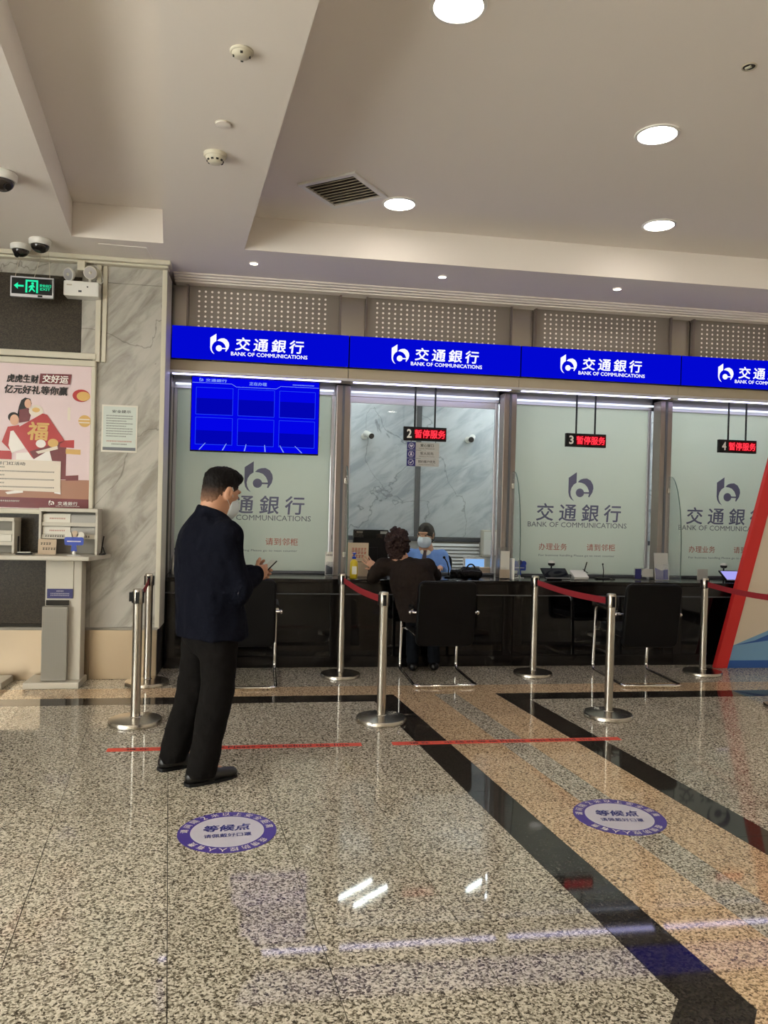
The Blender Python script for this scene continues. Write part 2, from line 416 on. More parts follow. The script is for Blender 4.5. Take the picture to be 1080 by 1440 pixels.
# ------------------------------------------------------------------ implicit surfaces for people
def unit(v): v = np.asarray(v, float); return v / np.linalg.norm(v)
def cone(a, b, ra, rb, flat=None):
    a = np.asarray(a, float); b = np.asarray(b, float); ba = b - a; L = max(ba @ ba, 1e-9); r = max(ra, rb)
    lo = np.minimum(a, b) - r; hi = np.maximum(a, b) + r
    def fn(P):
        pa = P - a.astype(np.float32); t = np.clip(pa @ ba.astype(np.float32) / L, 0, 1)
        q = pa - t[..., None] * ba.astype(np.float32)
        if flat is not None:
            for n, s in flat:
                n = unit(n).astype(np.float32); q = q + n * ((q @ n) * (s - 1))[..., None]
        return np.sqrt((q * q).sum(-1)) - (ra + (rb - ra) * t)
    return fn, lo, hi
def ell(c, r, axes=None):
    c = np.asarray(c, float); r = np.asarray(r, float); R = np.eye(3) if axes is None else np.array([unit(x) for x in axes]); m = r.max()
    def fn(P):
        p = (P - c.astype(np.float32)) @ R.T.astype(np.float32)
        k0 = np.sqrt(((p / r) ** 2).sum(-1)); k1 = np.sqrt(((p / (r * r)) ** 2).sum(-1)) + 1e-9
        return k0 * (k0 - 1) / k1
    return fn, c - m, c + m
def half(p0, n):                                       # keeps the side the normal points away from
    p0 = np.asarray(p0, float); n = unit(n)
    return (lambda P: (P - p0.astype(np.float32)) @ n.astype(np.float32)), None, None

def sdf_build(name, prims, h, material, parent, smooth_it=2, wob=None):
    """prims: list of (op, (fn, lo, hi), k); op in add, sub, cut"""
    lo = np.min([p[1][1] for p in prims if p[0] == 'add'], axis=0) - 0.03
    hi = np.max([p[1][2] for p in prims if p[0] == 'add'], axis=0) + 0.03
    n = np.ceil((hi - lo) / h).astype(int) + 1
    ax = [(lo[i] + h * np.arange(n[i])).astype(np.float32) for i in range(3)]
    D = np.full(n, 0.2, np.float32)
    for op, (fn, plo, phi), k in prims:
        if plo is None: sl = tuple(slice(0, n[i]) for i in range(3))
        else:
            mg = k + 3 * h + 0.01
            i0 = np.clip(np.floor((plo - mg - lo) / h).astype(int), 0, n); i1 = np.clip(np.ceil((phi + mg - lo) / h).astype(int) + 1, 0, n)
            sl = tuple(slice(i0[i], i1[i]) for i in range(3))
        if any(s.stop <= s.start for s in sl): continue
        P = np.stack(np.meshgrid(ax[0][sl[0]], ax[1][sl[1]], ax[2][sl[2]], indexing='ij'), -1)
        val = fn(P).astype(np.float32); d = D[sl]
        if op == 'add':
            if k > 0:
                hh = np.clip(0.5 + 0.5 * (val - d) / k, 0, 1); D[sl] = val + (d - val) * (1 - hh) - k * hh * (1 - hh) if False else np.minimum(d, val) - np.maximum(k - np.abs(d - val), 0) ** 2 / (4 * k)
            else: D[sl] = np.minimum(d, val)
        elif op == 'sub': D[sl] = np.maximum(d, -val)
        else: D[sl] = np.maximum(d, val)
    D[0] = D[-1] = 0.2; D[:, 0] = D[:, -1] = 0.2; D[:, :, 0] = D[:, :, -1] = 0.2
    S = D < 0
    c = np.zeros(np.array(D.shape) - 1, np.int8)
    for i in (0, 1):
        for j in (0, 1):
            for k in (0, 1): c += S[i:D.shape[0] - 1 + i, j:D.shape[1] - 1 + j, k:D.shape[2] - 1 + k]
    act = np.argwhere((c > 0) & (c < 8))
    idx = np.full(c.shape, -1, np.int64); idx[tuple(act.T)] = np.arange(len(act))
    acc = np.zeros((len(act), 3)); cnt = np.zeros(len(act))
    cor = [(i, j, k) for i in (0, 1) for j in (0, 1) for k in (0, 1)]
    for a in cor:
        for x in range(3):
            if a[x] == 1: continue
            b = list(a); b[x] = 1
            da = D[tuple((act + a).T)]; db = D[tuple((act + b).T)]; mm = (da < 0) != (db < 0)
            t = da[mm] / (da[mm] - db[mm]); p = np.tile(np.array(a, float), (mm.sum(), 1)); p[:, x] += t
            acc[mm] += p; cnt[mm] += 1
    V = lo + h * (act + acc / cnt[:, None])
    faces = []
    for x in range(3):
        y, z = (x + 1) % 3, (x + 2) % 3
        sa = [slice(None)] * 3; sb = [slice(None)] * 3; sa[x] = slice(0, -1); sb[x] = slice(1, None)
        A = S[tuple(sa)]; B = S[tuple(sb)]; e = np.argwhere(A != B)
        e = e[(e[:, y] > 0) & (e[:, z] > 0)]
        q = []
        for dy, dz in ((-1, -1), (0, -1), (0, 0), (-1, 0)):
            g = e.copy(); g[:, y] += dy; g[:, z] += dz; q.append(idx[tuple(g.T)])
        q = np.stack(q, 1); fl = ~A[tuple(e.T)]; q[fl] = q[fl][:, ::-1]; faces.append(q)
    Fq = np.concatenate(faces)
    Fq = Fq[(Fq >= 0).all(1)]
    E = np.concatenate([Fq[:, [0, 1]], Fq[:, [1, 2]], Fq[:, [2, 3]], Fq[:, [3, 0]]])
    for _ in range(smooth_it):
        s = np.zeros_like(V); w = np.zeros(len(V)); np.add.at(s, E[:, 0], V[E[:, 1]]); np.add.at(w, E[:, 0], 1)
        np.add.at(s, E[:, 1], V[E[:, 0]]); np.add.at(w, E[:, 1], 1)
        V = V * 0.5 + 0.5 * s / np.maximum(w, 1)[:, None]
    if wob is not None:
        amp, sc, vst = wob
        me0 = bpy.data.meshes.new('tmp'); me0.from_pydata(V.tolist(), [], Fq.tolist()); me0.update()
        N = np.array([v.normal[:] for v in me0.vertices]); bpy.data.meshes.remove(me0)
        d = np.array([noise.noise((p[0] * sc, p[1] * sc, p[2] * sc * vst)) + 0.5 * noise.noise((p[0] * sc * 2.3 + 5, p[1] * sc * 2.3, p[2] * sc * vst * 2.3)) for p in V.tolist()])
        V = V + N * (amp * d)[:, None]
    off = np.array(parent_origin(parent))
    me = bpy.data.meshes.new(name); me.from_pydata((V - off).tolist(), [], Fq.tolist()); me.update()
    me.polygons.foreach_set('use_smooth', [True] * len(me.polygons)); me.materials.append(MT[material])
    o = bpy.data.objects.new(name, me); COL.objects.link(o); o.parent = parent
    return o
# ------------------------------------------------------------------ floor
K = 0.1145                                             # the floor bands run 6.5 degrees off the counter's normal
def sx(s, y): return s - K * (y - 6.0)
floor = MB().box(-5.2, 6.6, -4.2, 7.6, -0.06, -0.010).build('floor', 'grout')
tag(floor, kind='structure')
MB().prism([(-5.2, -4.2), (6.6, -4.2), (6.6, 0.5), (-5.2, 0.5)], -0.012, 0.0).build('rear_paving', 'granite', floor)

def clip(poly, a, b):                                  # keep left of a->b
    out = []; n = len(poly)
    sd = lambda p: (b[0] - a[0]) * (p[1] - a[1]) - (b[1] - a[1]) * (p[0] - a[0])
    for i in range(n):
        p, q = poly[i], poly[(i + 1) % n]; dp, dq = sd(p), sd(q)
        if dp >= 0: out.append(p)
        if dp * dq < 0: t = dp / (dp - dq); out.append((p[0] + (q[0] - p[0]) * t, p[1] + (q[1] - p[1]) * t))
    return out
def lay(region, s_edges, y_edges, material, stagger=0.0, gap=0.0016):
    for i in range(len(s_edges) - 1):
        dy = stagger if i % 2 else 0.0
        ye = [y_edges[0]] + [y + dy for y in y_edges[1:-1]] + [y_edges[-1]]
        for j in range(len(ye) - 1):
            if ye[j + 1] - ye[j] < 0.02: continue
            q = [(s_edges[i] + gap, ye[j] + gap), (s_edges[i + 1] - gap, ye[j] + gap), (s_edges[i + 1] - gap, ye[j + 1] - gap), (s_edges[i] + gap, ye[j + 1] - gap)]
            n = len(region)
            for k in range(n):
                if len(q) >= 3: q = clip(q, region[k], region[(k + 1) % n])
            if len(q) < 3: continue
            ar = abs(sum(q[k][0] * q[(k + 1) % len(q)][1] - q[(k + 1) % len(q)][0] * q[k][1] for k in range(len(q)))) / 2
            if ar < 0.004: continue
            MB().prism([(sx(s, y), y) for s, y in q], -0.012, 0.0).build('floor_tile', material, floor)
def rng(a, b, step):
    r = [a]
    while r[-1] + step < b - 0.05: r.append(r[-1] + step)
    return r + [b]
P = 0.511
lanes = sorted([0.874 - P * k for k in range(8)])
lay([(-4, 0.5), (-0.71, 0.5), (0.874, 2.205), (0.874, 5.855), (-4, 5.855)], lanes, rng(0.86, 5.855, 2 * P), 'granite')
lay([(0.874, 2.205), (1.08, 2.13), (1.08, 5.855), (0.874, 5.855)], [0.874, 1.08], rng(2.1, 5.855, 0.93), 'blackgr')
lay([(-0.71, 0.5), (-0.47, 0.5), (1.08, 2.13), (0.874, 2.205)], [-1.0, 1.2], [0.4, 1.2, 2.3], 'blackgr')
lay([(-4, 5.855), (1.08, 5.855), (1.08, 6.06), (-4, 6.06)], rng(-3.3, 1.08, 1.02), [5.855, 6.06], 'blackgr')
lay([(1.08, 2.13), (1.41, 2.13), (1.41, 6.06), (1.08, 6.06)], [1.08, 1.41], rng(2.13, 6.06, 0.82), 'tan')
lay([(-0.47, 0.5), (1.41, 0.5), (1.41, 2.13), (1.08, 2.13)], [-0.5, 0.45, 1.41], [0.4, 1.3, 2.13], 'tan')
lay([(1.41, 0.5), (1.59, 0.5), (1.59, 6.06), (1.41, 6.06)], [1.41, 1.59], rng(0.5, 6.06, 0.82), 'granite')
lay([(1.59, 0.5), (1.915, 0.5), (1.915, 6.06), (1.59, 6.06)], [1.59, 1.915], rng(0.5, 6.06, 0.82), 'tan')
lay([(1.915, 0.5), (2.115, 0.5), (2.115, 5.855), (1.915, 5.855)], [1.915, 2.115], rng(0.5, 5.855, 0.93), 'blackgr')
lay([(1.915, 5.855), (6, 5.855), (6, 6.06), (1.915, 6.06)], rng(1.915, 6.0, 1.02), [5.855, 6.06], 'blackgr')
lay([(2.115, 0.5), (6, 0.5), (6, 5.855), (2.115, 5.855)], [2.115 + P * k for k in range(8)], rng(0.5, 5.855, 2 * P), 'granite')
lay([(-4, 6.06), (6.3, 6.06), (6.3, 6.36), (-4, 6.36)], rng(-3.3, 6.3, 0.8), [6.06, 6.36], 'tan')
lay([(-4, 6.36), (6.3, 6.36), (6.3, 7.2), (-4, 7.2)], rng(-3.3, 6.3, 0.8), [6.36, 7.2], 'granite')

# ------------------------------------------------------------------ ceiling
HS, HU = 3.47, 3.73
ceiling = MB().box(-5.2, 6.6, -4.2, 9.6, HU, HU + 0.1).build('ceiling', 'plaster'); tag(ceiling, kind='structure')
def strip(name, s0, s1, y0, y1, z0, z1, m='plaster'):
    return MB().prism([(sx(s0, y0), y0), (sx(s1, y0), y0), (sx(s1, y1), y1), (sx(s0, y1), y1)], z0, z1).build(name, m, ceiling)
strip('ceiling_beam', -3.4, -1.446, -4.2, 6.17, HS, HU + 0.02)
strip('ceiling_beam', -0.776, -0.162, -4.2, 6.17, HS, HU + 0.02)
MB().box(-5.2, 6.6, 6.17, 7.62, HS, HU + 0.02).build('soffit', 'plaster', ceiling)
# cornice along the top of the counter wall, and the trim above the marble
m = MB()
for i in range(4):
    m.box(-0.80, 6.6, 6.90 + i * 0.045, 7.25, HS - 0.012 * (i + 1), HS - 0.012 * i + 0.001)
m.build('cornice', 'plaster', ceiling)
MB().box(-5.2, -0.79, 6.60, 6.75, HS - 0.035, HS + 0.002).box(-5.2, -0.81, 6.63, 6.75, HS - 0.055, HS - 0.034).build('cornice', 'trim', ceiling, bevel=0.008)
ap = MB().prism([(-1.298, 6.29), (-0.94, 6.30), (-0.93, 6.605), (-1.298, 6.61)], HS - 0.004, HS + 0.002).build('access_panel', 'plaster', ceiling, bevel=0.002)

# ------------------------------------------------------------------ walls out of sight that close the hall
HT = HU + 0.1
wl = MB().box(-5.3, -5.2, -4.2, -3.9, -0.06, HT).box(-5.3, -5.2, 3.1, 7.6, -0.06, HT).box(-5.3, -5.2, -3.9, 3.1, -0.06, 0.3).box(-5.3, -5.2, -3.9, 3.1, 3.2, HT).build('wall_left', 'wallpaint'); tag(wl, kind='structure')
tag(MB().box(6.6, 6.7, -4.2, 9.6, -0.06, HT).build('wall_right', 'wallpaint'), kind='structure')
tag(MB().box(-5.3, 6.7, -4.3, -4.2, -0.06, HT).build('wall_rear', 'wallpaint'), kind='structure')
# unseen glazing added at the left so daylight brightens the hall and ceiling
w6 = thing('window_6', (-5.25, 0, 0.3), kind='structure'); MB().box(-5.255, -5.245, -3.9, 3.1, 0.3, 3.2).build('glass_pane', 'glass', w6)
for k in range(6): MB().box(-5.29, -5.21, -3.9 + k * 1.4 - 0.03, -3.9 + k * 1.4 + 0.03, 0.3, 3.2).build('mullion', 'alu', w6)

# ------------------------------------------------------------------ marble wall at the left
YM = 6.70
wall = MB().box(-5.2, -0.845, YM + 0.03, 7.75, 0.0, HS).build('wall_front', 'grout'); tag(wall, kind='structure')
g = 0.001
def slab(x0, x1, z0, z1, m, proud=0.0, name='stone_slab'):
    return MB().box(x0 + g, x1 - g, YM - proud, YM + 0.032, z0 + g, z1 - g).build(name, m, wall, bevel=0.0015, seg=1)
slab(-1.384, -0.845, 0.425, 3.28, 'marble'); slab(-1.384, -0.845, 3.28, HS - 0.05, 'marble')
slab(-1.50, -1.384, 0.425, 3.28, 'marble'); slab(-1.50, -1.384, 3.28, HS - 0.05, 'marble')
for k in range(4):
    x1 = -1.50 - k * 0.92; x0 = x1 - 0.92
    slab(max(x0, -5.2), x1, 3.31, HS - 0.05, 'marble', -0.004); slab(max(x0, -5.2), x1, 2.64, 3.31, 'darkgr', -0.004)
    slab(max(x0, -5.2), x1, 1.40, 2.64, 'darkgr', -0.006); slab(max(x0, -5.2), x1, 0.46, 1.40, 'darkgr', -0.004)
slab(-1.38, -0.84, 0.0, 0.41, 'plinth', 0.012, 'steel_plinth'); 
for k in range(5): slab(-1.38 - 0.72 * (k + 1), -1.38 - 0.72 * k, 0.0, 0.41, 'plinth', 0.012, 'steel_plinth')
MB().box(-5.2, -0.835, YM - 0.018, YM + 0.03, 0.41, 0.432).build('plinth_cap', 'shelf2', wall)
MB().box(-0.862, -0.822, YM - 0.012, 7.02, 0.42, HS - 0.056).build('corner_trim', 'trim', wall, bevel=0.004)
MB().box(-1.385, -1.345, YM - 0.03, YM + 0.01, 2.62, HS - 0.056).box(-1.335, -1.30, YM - 0.016, YM + 0.01, 2.62, HS - 0.056).build('vertical_trim', 'trim', wall, bevel=0.004)
MB().box(-1.402, -1.372, YM - 0.03, YM + 0.01, 1.86, 2.64).build('vertical_trim', 'trim', wall, bevel=0.004)
MB().box(-5.2, -1.372, YM - 0.04, YM + 0.01, 2.635, 2.685).build('rail_trim', 'trim', wall, bevel=0.006)

# ------------------------------------------------------------------ counter wall: windows, header, perforated panels
YS, YMU, YP = 7.05, 7.40, 7.56
PIT = 1.632
JX = [-0.877 + PIT * k for k in range(5)]              # fascia joints
MX = [-0.905 + 1.650 * k for k in range(5)]            # mullion centres
MW = 0.13
upper = MB().box(-0.84, 6.6, 7.30, 7.42, 2.76, HS).build('wall_back', 'perf'); tag(upper, kind='structure')
UX = [-0.80 + 1.628 * k for k in range(5)]
dot = [(0.0105 * math.cos(t), 0.0105 * math.sin(t)) for t in [2 * math.pi * i / 8 for i in range(8)]]
rnd = random.Random(3)
for k in range(5):
    xl = JX[k] + 0.17 if k else JX[0] + 0.19
    xr = JX[k] + PIT - 0.09
    if k == 4: xr = 6.55
    pn = MB().box(xl, xr, 7.14, 7.17, 2.98, HS - 0.045).build('perforated_panel', 'perf', upper, bevel=0.002, seg=1)
    m = MB(); nx = int((xr - xl - 0.16) / 0.0565)
    for j in range(8):
        for i in range(nx):
            cx_, cz_ = xl + 0.09 + i * 0.0565, 3.065 + j * 0.0445
            m.add([(cx_ + a, 7.1393, cz_ + b) for a, b in dot], [tuple(range(8))])
    tag(m.build('perforations', 'hole', pn), kind='stuff')  # glowing discs stand in for light showing through the holes
    MB().box(xl - 0.016, xl, 7.11, 7.17, 2.98, HS - 0.045).box(xr, xr + 0.016, 7.11, 7.17, 2.98, HS - 0.045).build('panel_edge', 'mull', upper)
    if k: MB().box(JX[k] - 0.075, JX[k] + 0.155, 7.18, 7.30, 2.98, HS - 0.045).build('mullion', 'steel', upper)
MB().box(-0.84, JX[0] + 0.174, 7.16, 7.30, 2.98, HS - 0.045).build('mullion', 'steel', upper)
for k in range(5):                                     # flat fascia panels under the lightboxes and their soffit
    x1 = JX[k + 1] if k < 4 else 6.6
    MB().box(JX[k] + 0.002 if k else -0.84, x1 - 0.002, YS + 0.05, YS + 0.09, 2.655, 2.75).build('fascia_panel', 'fascia', upper, bevel=0.002, seg=1)
MB().box(-0.84, 6.6, YS + 0.05, 7.31, 2.640, 2.656).build('fascia_soffit', 'fascia', upper)
for k in range(4): MB().box(JX[k] + 0.06, JX[k + 1] - 0.06, 7.13, 7.20, 2.634, 2.641).build('led_strip', 'led_strip', upper)
MB().box(-0.84, 6.6, YS + 0.03, YS + 0.06, 2.632, 2.656).build('header_rail', 'alu', upper, bevel=0.003)

win_lab = []
for k in range(5):
    w = thing('window_%d' % (k + 1), (MX[k], YP, 0.82), kind='structure')
    xl, xr = MX[k] + MW / 2, (MX[k + 1] - MW / 2 if k < 4 else 6.58)
    MB().box(MX[k] - MW / 2, MX[k] + MW / 2, YMU - 0.05, YMU + 0.10, 0.822, 2.639).build('mullion', 'mull', w, bevel=0.006)
    MB().box(MX[k] - 0.012, MX[k] + 0.012, YMU - 0.056, YMU - 0.05, 0.83, 2.63).build('mullion_groove', 'greyd', w)
    MB().box(xl - 0.13, xr + 0.1, YP - 0.03, YP + 0.03, 2.56, 2.95).build('head_rail', 'alu', w)
    MB().box(xl + 0.02, xr - 0.02, YP - 0.10, YP - 0.075, 2.585, 2.60).build('led_strip', 'head_led', w)
    MB().box(xl, xr, YP - 0.02, YP + 0.02, 0.821, 0.846).build('sill_rail', 'greyd', w, bevel=0.003)
    MB().box(xl, xl + 0.03, YP - 0.02, YP + 0.02, 0.846, 2.56).box(xr - 0.03, xr, YP - 0.02, YP + 0.02, 0.846, 2.56).build('side_frame', 'alu', w, bevel=0.003)
    if k == 1:
        MB().box(xl + 0.03, xr - 0.03, YP - 0.005, YP + 0.005, 1.18, 2.50).build('glass_pane', 'glass', w)
        MB().box(xl + 0.03, xr - 0.03, YP - 0.012, YP + 0.012, 2.50, 2.56).build('glass_clamp', 'alu', w)
        continue
    pane = MB().box(xl + 0.03, xr - 0.03, YP - 0.005, YP + 0.005, 0.846, 2.56).build('frosted_pane', 'frost', w)
    yt = YP - 0.0065; cx_ = (xl + xr) / 2 + (0.0 if k != 0 else 0.03)
    logo((cx_ + 0.015, yt + 0.0006, 1.745), 0.27, 'gtext', pane, 0.0006)
    text('交通銀行', (cx_, yt, 1.478), 0.92, 0.180, 'gtext', pane, bold=0.014, spacing=1.5, shear=0.06)
    text('BANK OF COMMUNICATIONS', (cx_ - 0.01, yt, 1.352), 1.07, 0.052, 'gtext2', pane, bold=0.004)
    text('办理业务', (cx_ - 0.27, yt, 1.125), 0.30, 0.07, 'rtext', pane, bold=0.005, spacing=1.05)
    text('请到邻柜', (cx_ + 0.25, yt, 1.125), 0.31, 0.07, 'rtext', pane, bold=0.005, spacing=1.05)
    text('For business handling Please go to next counter', (cx_ - 0.01, yt, 1.035), 0.82, 0.026, 'gtext2', pane)

# ------------------------------------------------------------------ office behind the windows
YB = 9.40
tag(MB().box(-1.0, 6.6, 7.6, YB + 0.1, -0.06, 0.0).build('floor_office', 'floorin'), kind='structure')
tag(MB().box(-1.0, 6.6, 7.45, YB, 2.95, 3.0).build('ceiling_office', 'white'), kind='structure')
wo = MB().box(-1.0, 6.6, YB + 0.03, YB + 0.1, 0.0, 2.95).build('wall_office', 'grout'); tag(wo, kind='structure')
tag(MB().box(-1.0, -0.96, 7.62, YB, 0.0, 2.95).build('wall_office_side', 'wallpaint'), kind='structure')
for k in range(5):
    MB().box(-0.96 + 1.93 * (k - 0) - 1.0, -0.96 + 1.93 * (k + 1) - 1.0, YB, YB + 0.032, 1.13, 2.95).build('stone_slab', 'marble_in', wo) if k else \
    MB().box(-0.96, 0.0 - 0.03, YB, YB + 0.032, 1.13, 2.95).build('stone_slab', 'marble_in', wo)
for xx in (-0.02, 1.895, 3.83):
    MB().box(xx - 0.032, xx + 0.032, YB - 0.012, YB + 0.02, 1.13, 2.95).build('joint_strip', 'greyd', wo)
MB().box(-0.96, 6.6, YB - 0.05, YB + 0.02, 1.075, 1.13).build('rail_trim', 'greyd', wo, bevel=0.004)
MB().box(-0.96, 6.6, YB - 0.006, YB + 0.03, 0.0, 1.075).build('lower_panel', 'louvre', wo)
# ------------------------------------------------------------------ ceiling lamps
def downlight(x, y, z, r, label, material='lamp', grp='round recessed ceiling downlights'):
    t = thing('downlight', (x, y, z), label, 'ceiling light', grp)
    m = MB(); n = 32; pr = [(r * 1.16, -0.001), (r * 1.14, -0.007), (r * 1.0, -0.009), (r * 0.97, -0.002)]
    vs = [(x + a * math.cos(2 * math.pi * i / n), y + a * math.sin(2 * math.pi * i / n), z + b) for a, b in pr for i in range(n)]
    m.add(vs, [(j * n + (i + 1) % n, j * n + i, (j + 1) * n + i, (j + 1) * n + (i + 1) % n)[::-1] for j in range(3) for i in range(n)])
    m.build('trim_ring', 'white', t, smooth=True)
    MB().add([(x + r * 0.98 * math.cos(2 * math.pi * i / n), y + r * 0.98 * math.sin(2 * math.pi * i / n), z - 0.004) for i in range(n)], [tuple(range(n - 1, -1, -1))]).build('diffuser', material, t)
    return t
R_L = 0.112
downlight(0.81, 3.38, HU, R_L, 'bright downlight cut by the top edge of the picture')
downlight(2.25, 4.29, HU, R_L, 'bright downlight by the dark hole in the ceiling')
downlight(0.95, 5.66, HU, R_L, 'bright downlight beside the square air vent')
downlight(2.99, 5.63, HU, R_L, 'bright downlight nearest the ceiling bulkhead on the right')
downlight(4.0, 5.1, HU, R_L, 'downlight just beyond the right edge of the picture')
for (x, y) in ((0.85, 1.3), (2.6, 1.2), (4.6, 2.9), (0.9, -0.9), (2.7, -1.0), (4.7, 0.6), (0.9, -3.0), (3.0, -3.0), (5.0, -1.6)):  # unseen lamps added behind the viewer to light the hall
    downlight(x, y, HU, R_L, 'unseen downlight added on the hall ceiling behind the viewer')
for (x, y) in ((-0.65, 2.4), (-0.42, 0.2), (-0.2, -2.0)):  # more added lamps out of view, along the recess
    downlight(x, y, HU, R_L, 'unseen downlight added in the left ceiling recess behind the camera')
for (x, y) in ((-1.9, 2.0), (-1.8, -0.2), (-3.7, 5.2), (-3.9, 1.2), (-3.6, -2.2)):  # added fill lamps out of view on the left
    downlight(x, y, HS if x > -2.4 else HU, R_L, 'unseen downlight added over the left side of the hall')
for (x, y, l) in ((-0.112, 6.50, 'small spot lamp in the soffit above the first blue sign'), (1.477, 6.49, 'small spot lamp in the soffit above the second blue sign'),
                  (3.057, 6.47, 'small spot lamp in the soffit above the third blue sign'), (4.64, 6.46, 'small spot lamp in the soffit beyond the right picture edge')):
    downlight(x, y, HS, 0.032, l, 'spot', 'small soffit spot lamps')

# vent grille
v = thing('air_vent', (0.52, 5.50, HU), 'square white louvred air vent set at an angle in the ceiling', 'vent')
Rv = Matrix.Rotation(math.radians(-38), 3, 'Z')
def vb(m, cx, cy, cz, a, b, c): return m.obox(Vector((0.52, 5.50, HU)) + Rv @ Vector((cx, cy, cz)), a, b, c, Rv)
m = MB(); S_, W_ = 0.235, 0.04
vb(m, 0, S_ - W_ / 2, -0.008, 2 * S_, W_, 0.016); vb(m, 0, -S_ + W_ / 2, -0.008, 2 * S_, W_, 0.016)
vb(m, S_ - W_ / 2, 0, -0.008, W_, 2 * S_ - 2 * W_, 0.016); vb(m, -S_ + W_ / 2, 0, -0.008, W_, 2 * S_ - 2 * W_, 0.016)
m.build('vent_frame', 'white', v, bevel=0.003)
vb(MB(), 0, 0, -0.001, 2 * S_ - 0.06, 2 * S_ - 0.06, 0.002).build('vent_back', 'grille', v)
for i in range(9):
    c = Rv @ Vector((0, -0.17 + i * 0.0425, -0.010)); m = MB()
    m.obox(Vector((0.52, 5.50, HU)) + c, 2 * (S_ - W_), 0.026, 0.004, Rv @ Matrix.Rotation(math.radians(35), 3, 'X')); m.build('slat', 'slat', v)

# detectors, cap, hole
def detector(x, y, r, h, label, vents):
    t = thing('smoke_detector', (x, y, HS), label, 'smoke detector', 'ceiling detectors on the beam')
    MB().lathe([(r * 0.92, -h * 0.35), (r, -h * 0.2), (r, 0)], (x, y, HS), 28).build('base', 'offw', t, smooth=True)
    MB().lathe([(r * 0.25, -h), (r * 0.5, -h * 0.95), (r * 0.72, -h * 0.7), (r * 0.85, -h * 0.35)], (x, y, HS), 28).build('head', 'offw', t, smooth=True)
    for i in range(vents):
        a = 2 * math.pi * i / vents
        MB().obox((x + r * 0.68 * math.cos(a), y + r * 0.68 * math.sin(a), HS - h * 0.72), 0.006, r * 0.22, 0.012, Matrix.Rotation(a, 3, 'Z')).build('sensing_slot', 'grille', t)
detector(-0.134, 3.47, 0.052, 0.028, 'flat round detector on the ceiling beam nearest the viewer', 4)
detector(-0.308, 4.52, 0.066, 0.055, 'domed smoke detector with slots halfway along the ceiling beam', 10)
c = thing('ceiling_cap', (-0.246, 4.15, HS), 'small flat white cap on the ceiling beam between the two detectors', 'ceiling cap')
MB().lathe([(0.034, -0.010), (0.040, -0.008), (0.040, 0)], (-0.246, 4.15, HS), 24).build('cap', 'plaster', c, smooth=True)
MB().lathe([(0.037, -0.004), (0.043, -0.003), (0.043, 0)], (-0.246, 4.15, HS), 24).build('cap_rim', 'offw', c, smooth=True)
c = thing('lamp_hole', (2.34, 3.55, HU), 'small dark empty lamp hole with rim near the upper right corner', 'ceiling hole')
MB().lathe([(0.030, -0.003), (0.030, 0)], (2.34, 3.55, HU), 24).build('recess', 'grille', c)
MB().tube([(2.34 + 0.033 * math.cos(2 * math.pi * i / 24), 3.55 + 0.033 * math.sin(2 * math.pi * i / 24), HU - 0.003) for i in range(24)], 0.004, 6, True).build('rim', 'slat', c, smooth=True)
MB().obox((2.335, 3.55, HU - 0.006), 0.012, 0.03, 0.01, Matrix.Rotation(0.5, 3, 'Z')).build('socket', 'offw', c)

# dome cameras
def dome_cam(x, y, z, r, label, look):
    t = thing('dome_camera', (x, y, z), label, 'camera', 'ceiling dome cameras')
    MB().lathe([(r * 0.98, -r * 0.62), (r * 1.04, -r * 0.4), (r * 1.05, -r * 0.1), (r * 0.95, 0)], (x, y, z), 28).build('housing', 'white', t, smooth=True)
    MB().ball((x, y, z - r * 0.6), r * 0.86, r * 0.86, r * 0.72, 24, 14).build('dome', 'smoke', t, smooth=True)
    d = Vector(look).normalized()
    MB().cyl(Vector((x, y, z - r * 0.8)) + d * r * 0.5, Vector((x, y, z - r * 0.8)) + d * r * 0.82, r * 0.25, n=14).build('lens', 'black', t, smooth=True)
dome_cam(-1.915, 6.47, HS, 0.072, 'left one of the twin dome cameras above the exit sign', (-0.3, -0.6, -0.6))
dome_cam(-1.725, 6.30, HS, 0.078, 'right one of the twin dome cameras above the exit sign', (0.5, -0.6, -0.5))
dome_cam(-1.615, 5.06, HS, 0.085, 'dome camera cut by the left picture edge high on the ceiling', (0.7, -0.5, -0.4))

# exit sign
ex = thing('exit_sign', (-1.83, 6.50, 3.15), 'lit green running man exit sign with arrow hanging by wires', 'exit sign')
MB().box(-1.985, -1.675, 6.49, 6.515, 3.085, 3.225).build('sign_body', 'black', ex, bevel=0.003)
MB().box(-1.99, -1.67, 6.487, 6.518, 3.218, 3.228).box(-1.99, -1.67, 6.487, 6.518, 3.070, 3.092).box(-1.99, -1.982, 6.487, 6.518, 3.092, 3.218).box(-1.678, -1.67, 6.487, 6.518, 3.092, 3.218).build('sign_frame', 'alu', ex)
ye = 6.4885
m = MB()
m.plate([(-1.965, 3.155), (-1.935, 3.18), (-1.935, 3.162), (-1.892, 3.162), (-1.892, 3.148), (-1.935, 3.148), (-1.935, 3.13)], ye - 0.001, ye + 0.002)
m.build('arrow', 'green', ex)
m = MB()
m.plate([(-1.878, 3.205), (-1.785, 3.205), (-1.785, 3.105), (-1.798, 3.105), (-1.798, 3.192), (-1.865, 3.192), (-1.865, 3.105), (-1.878, 3.105)], ye - 0.001, ye + 0.002)
m.build('door_pictogram', 'green', ex)
m = MB(); m.plate(circ(-1.826, 3.178, 0.010, 12), ye - 0.001, ye + 0.002)
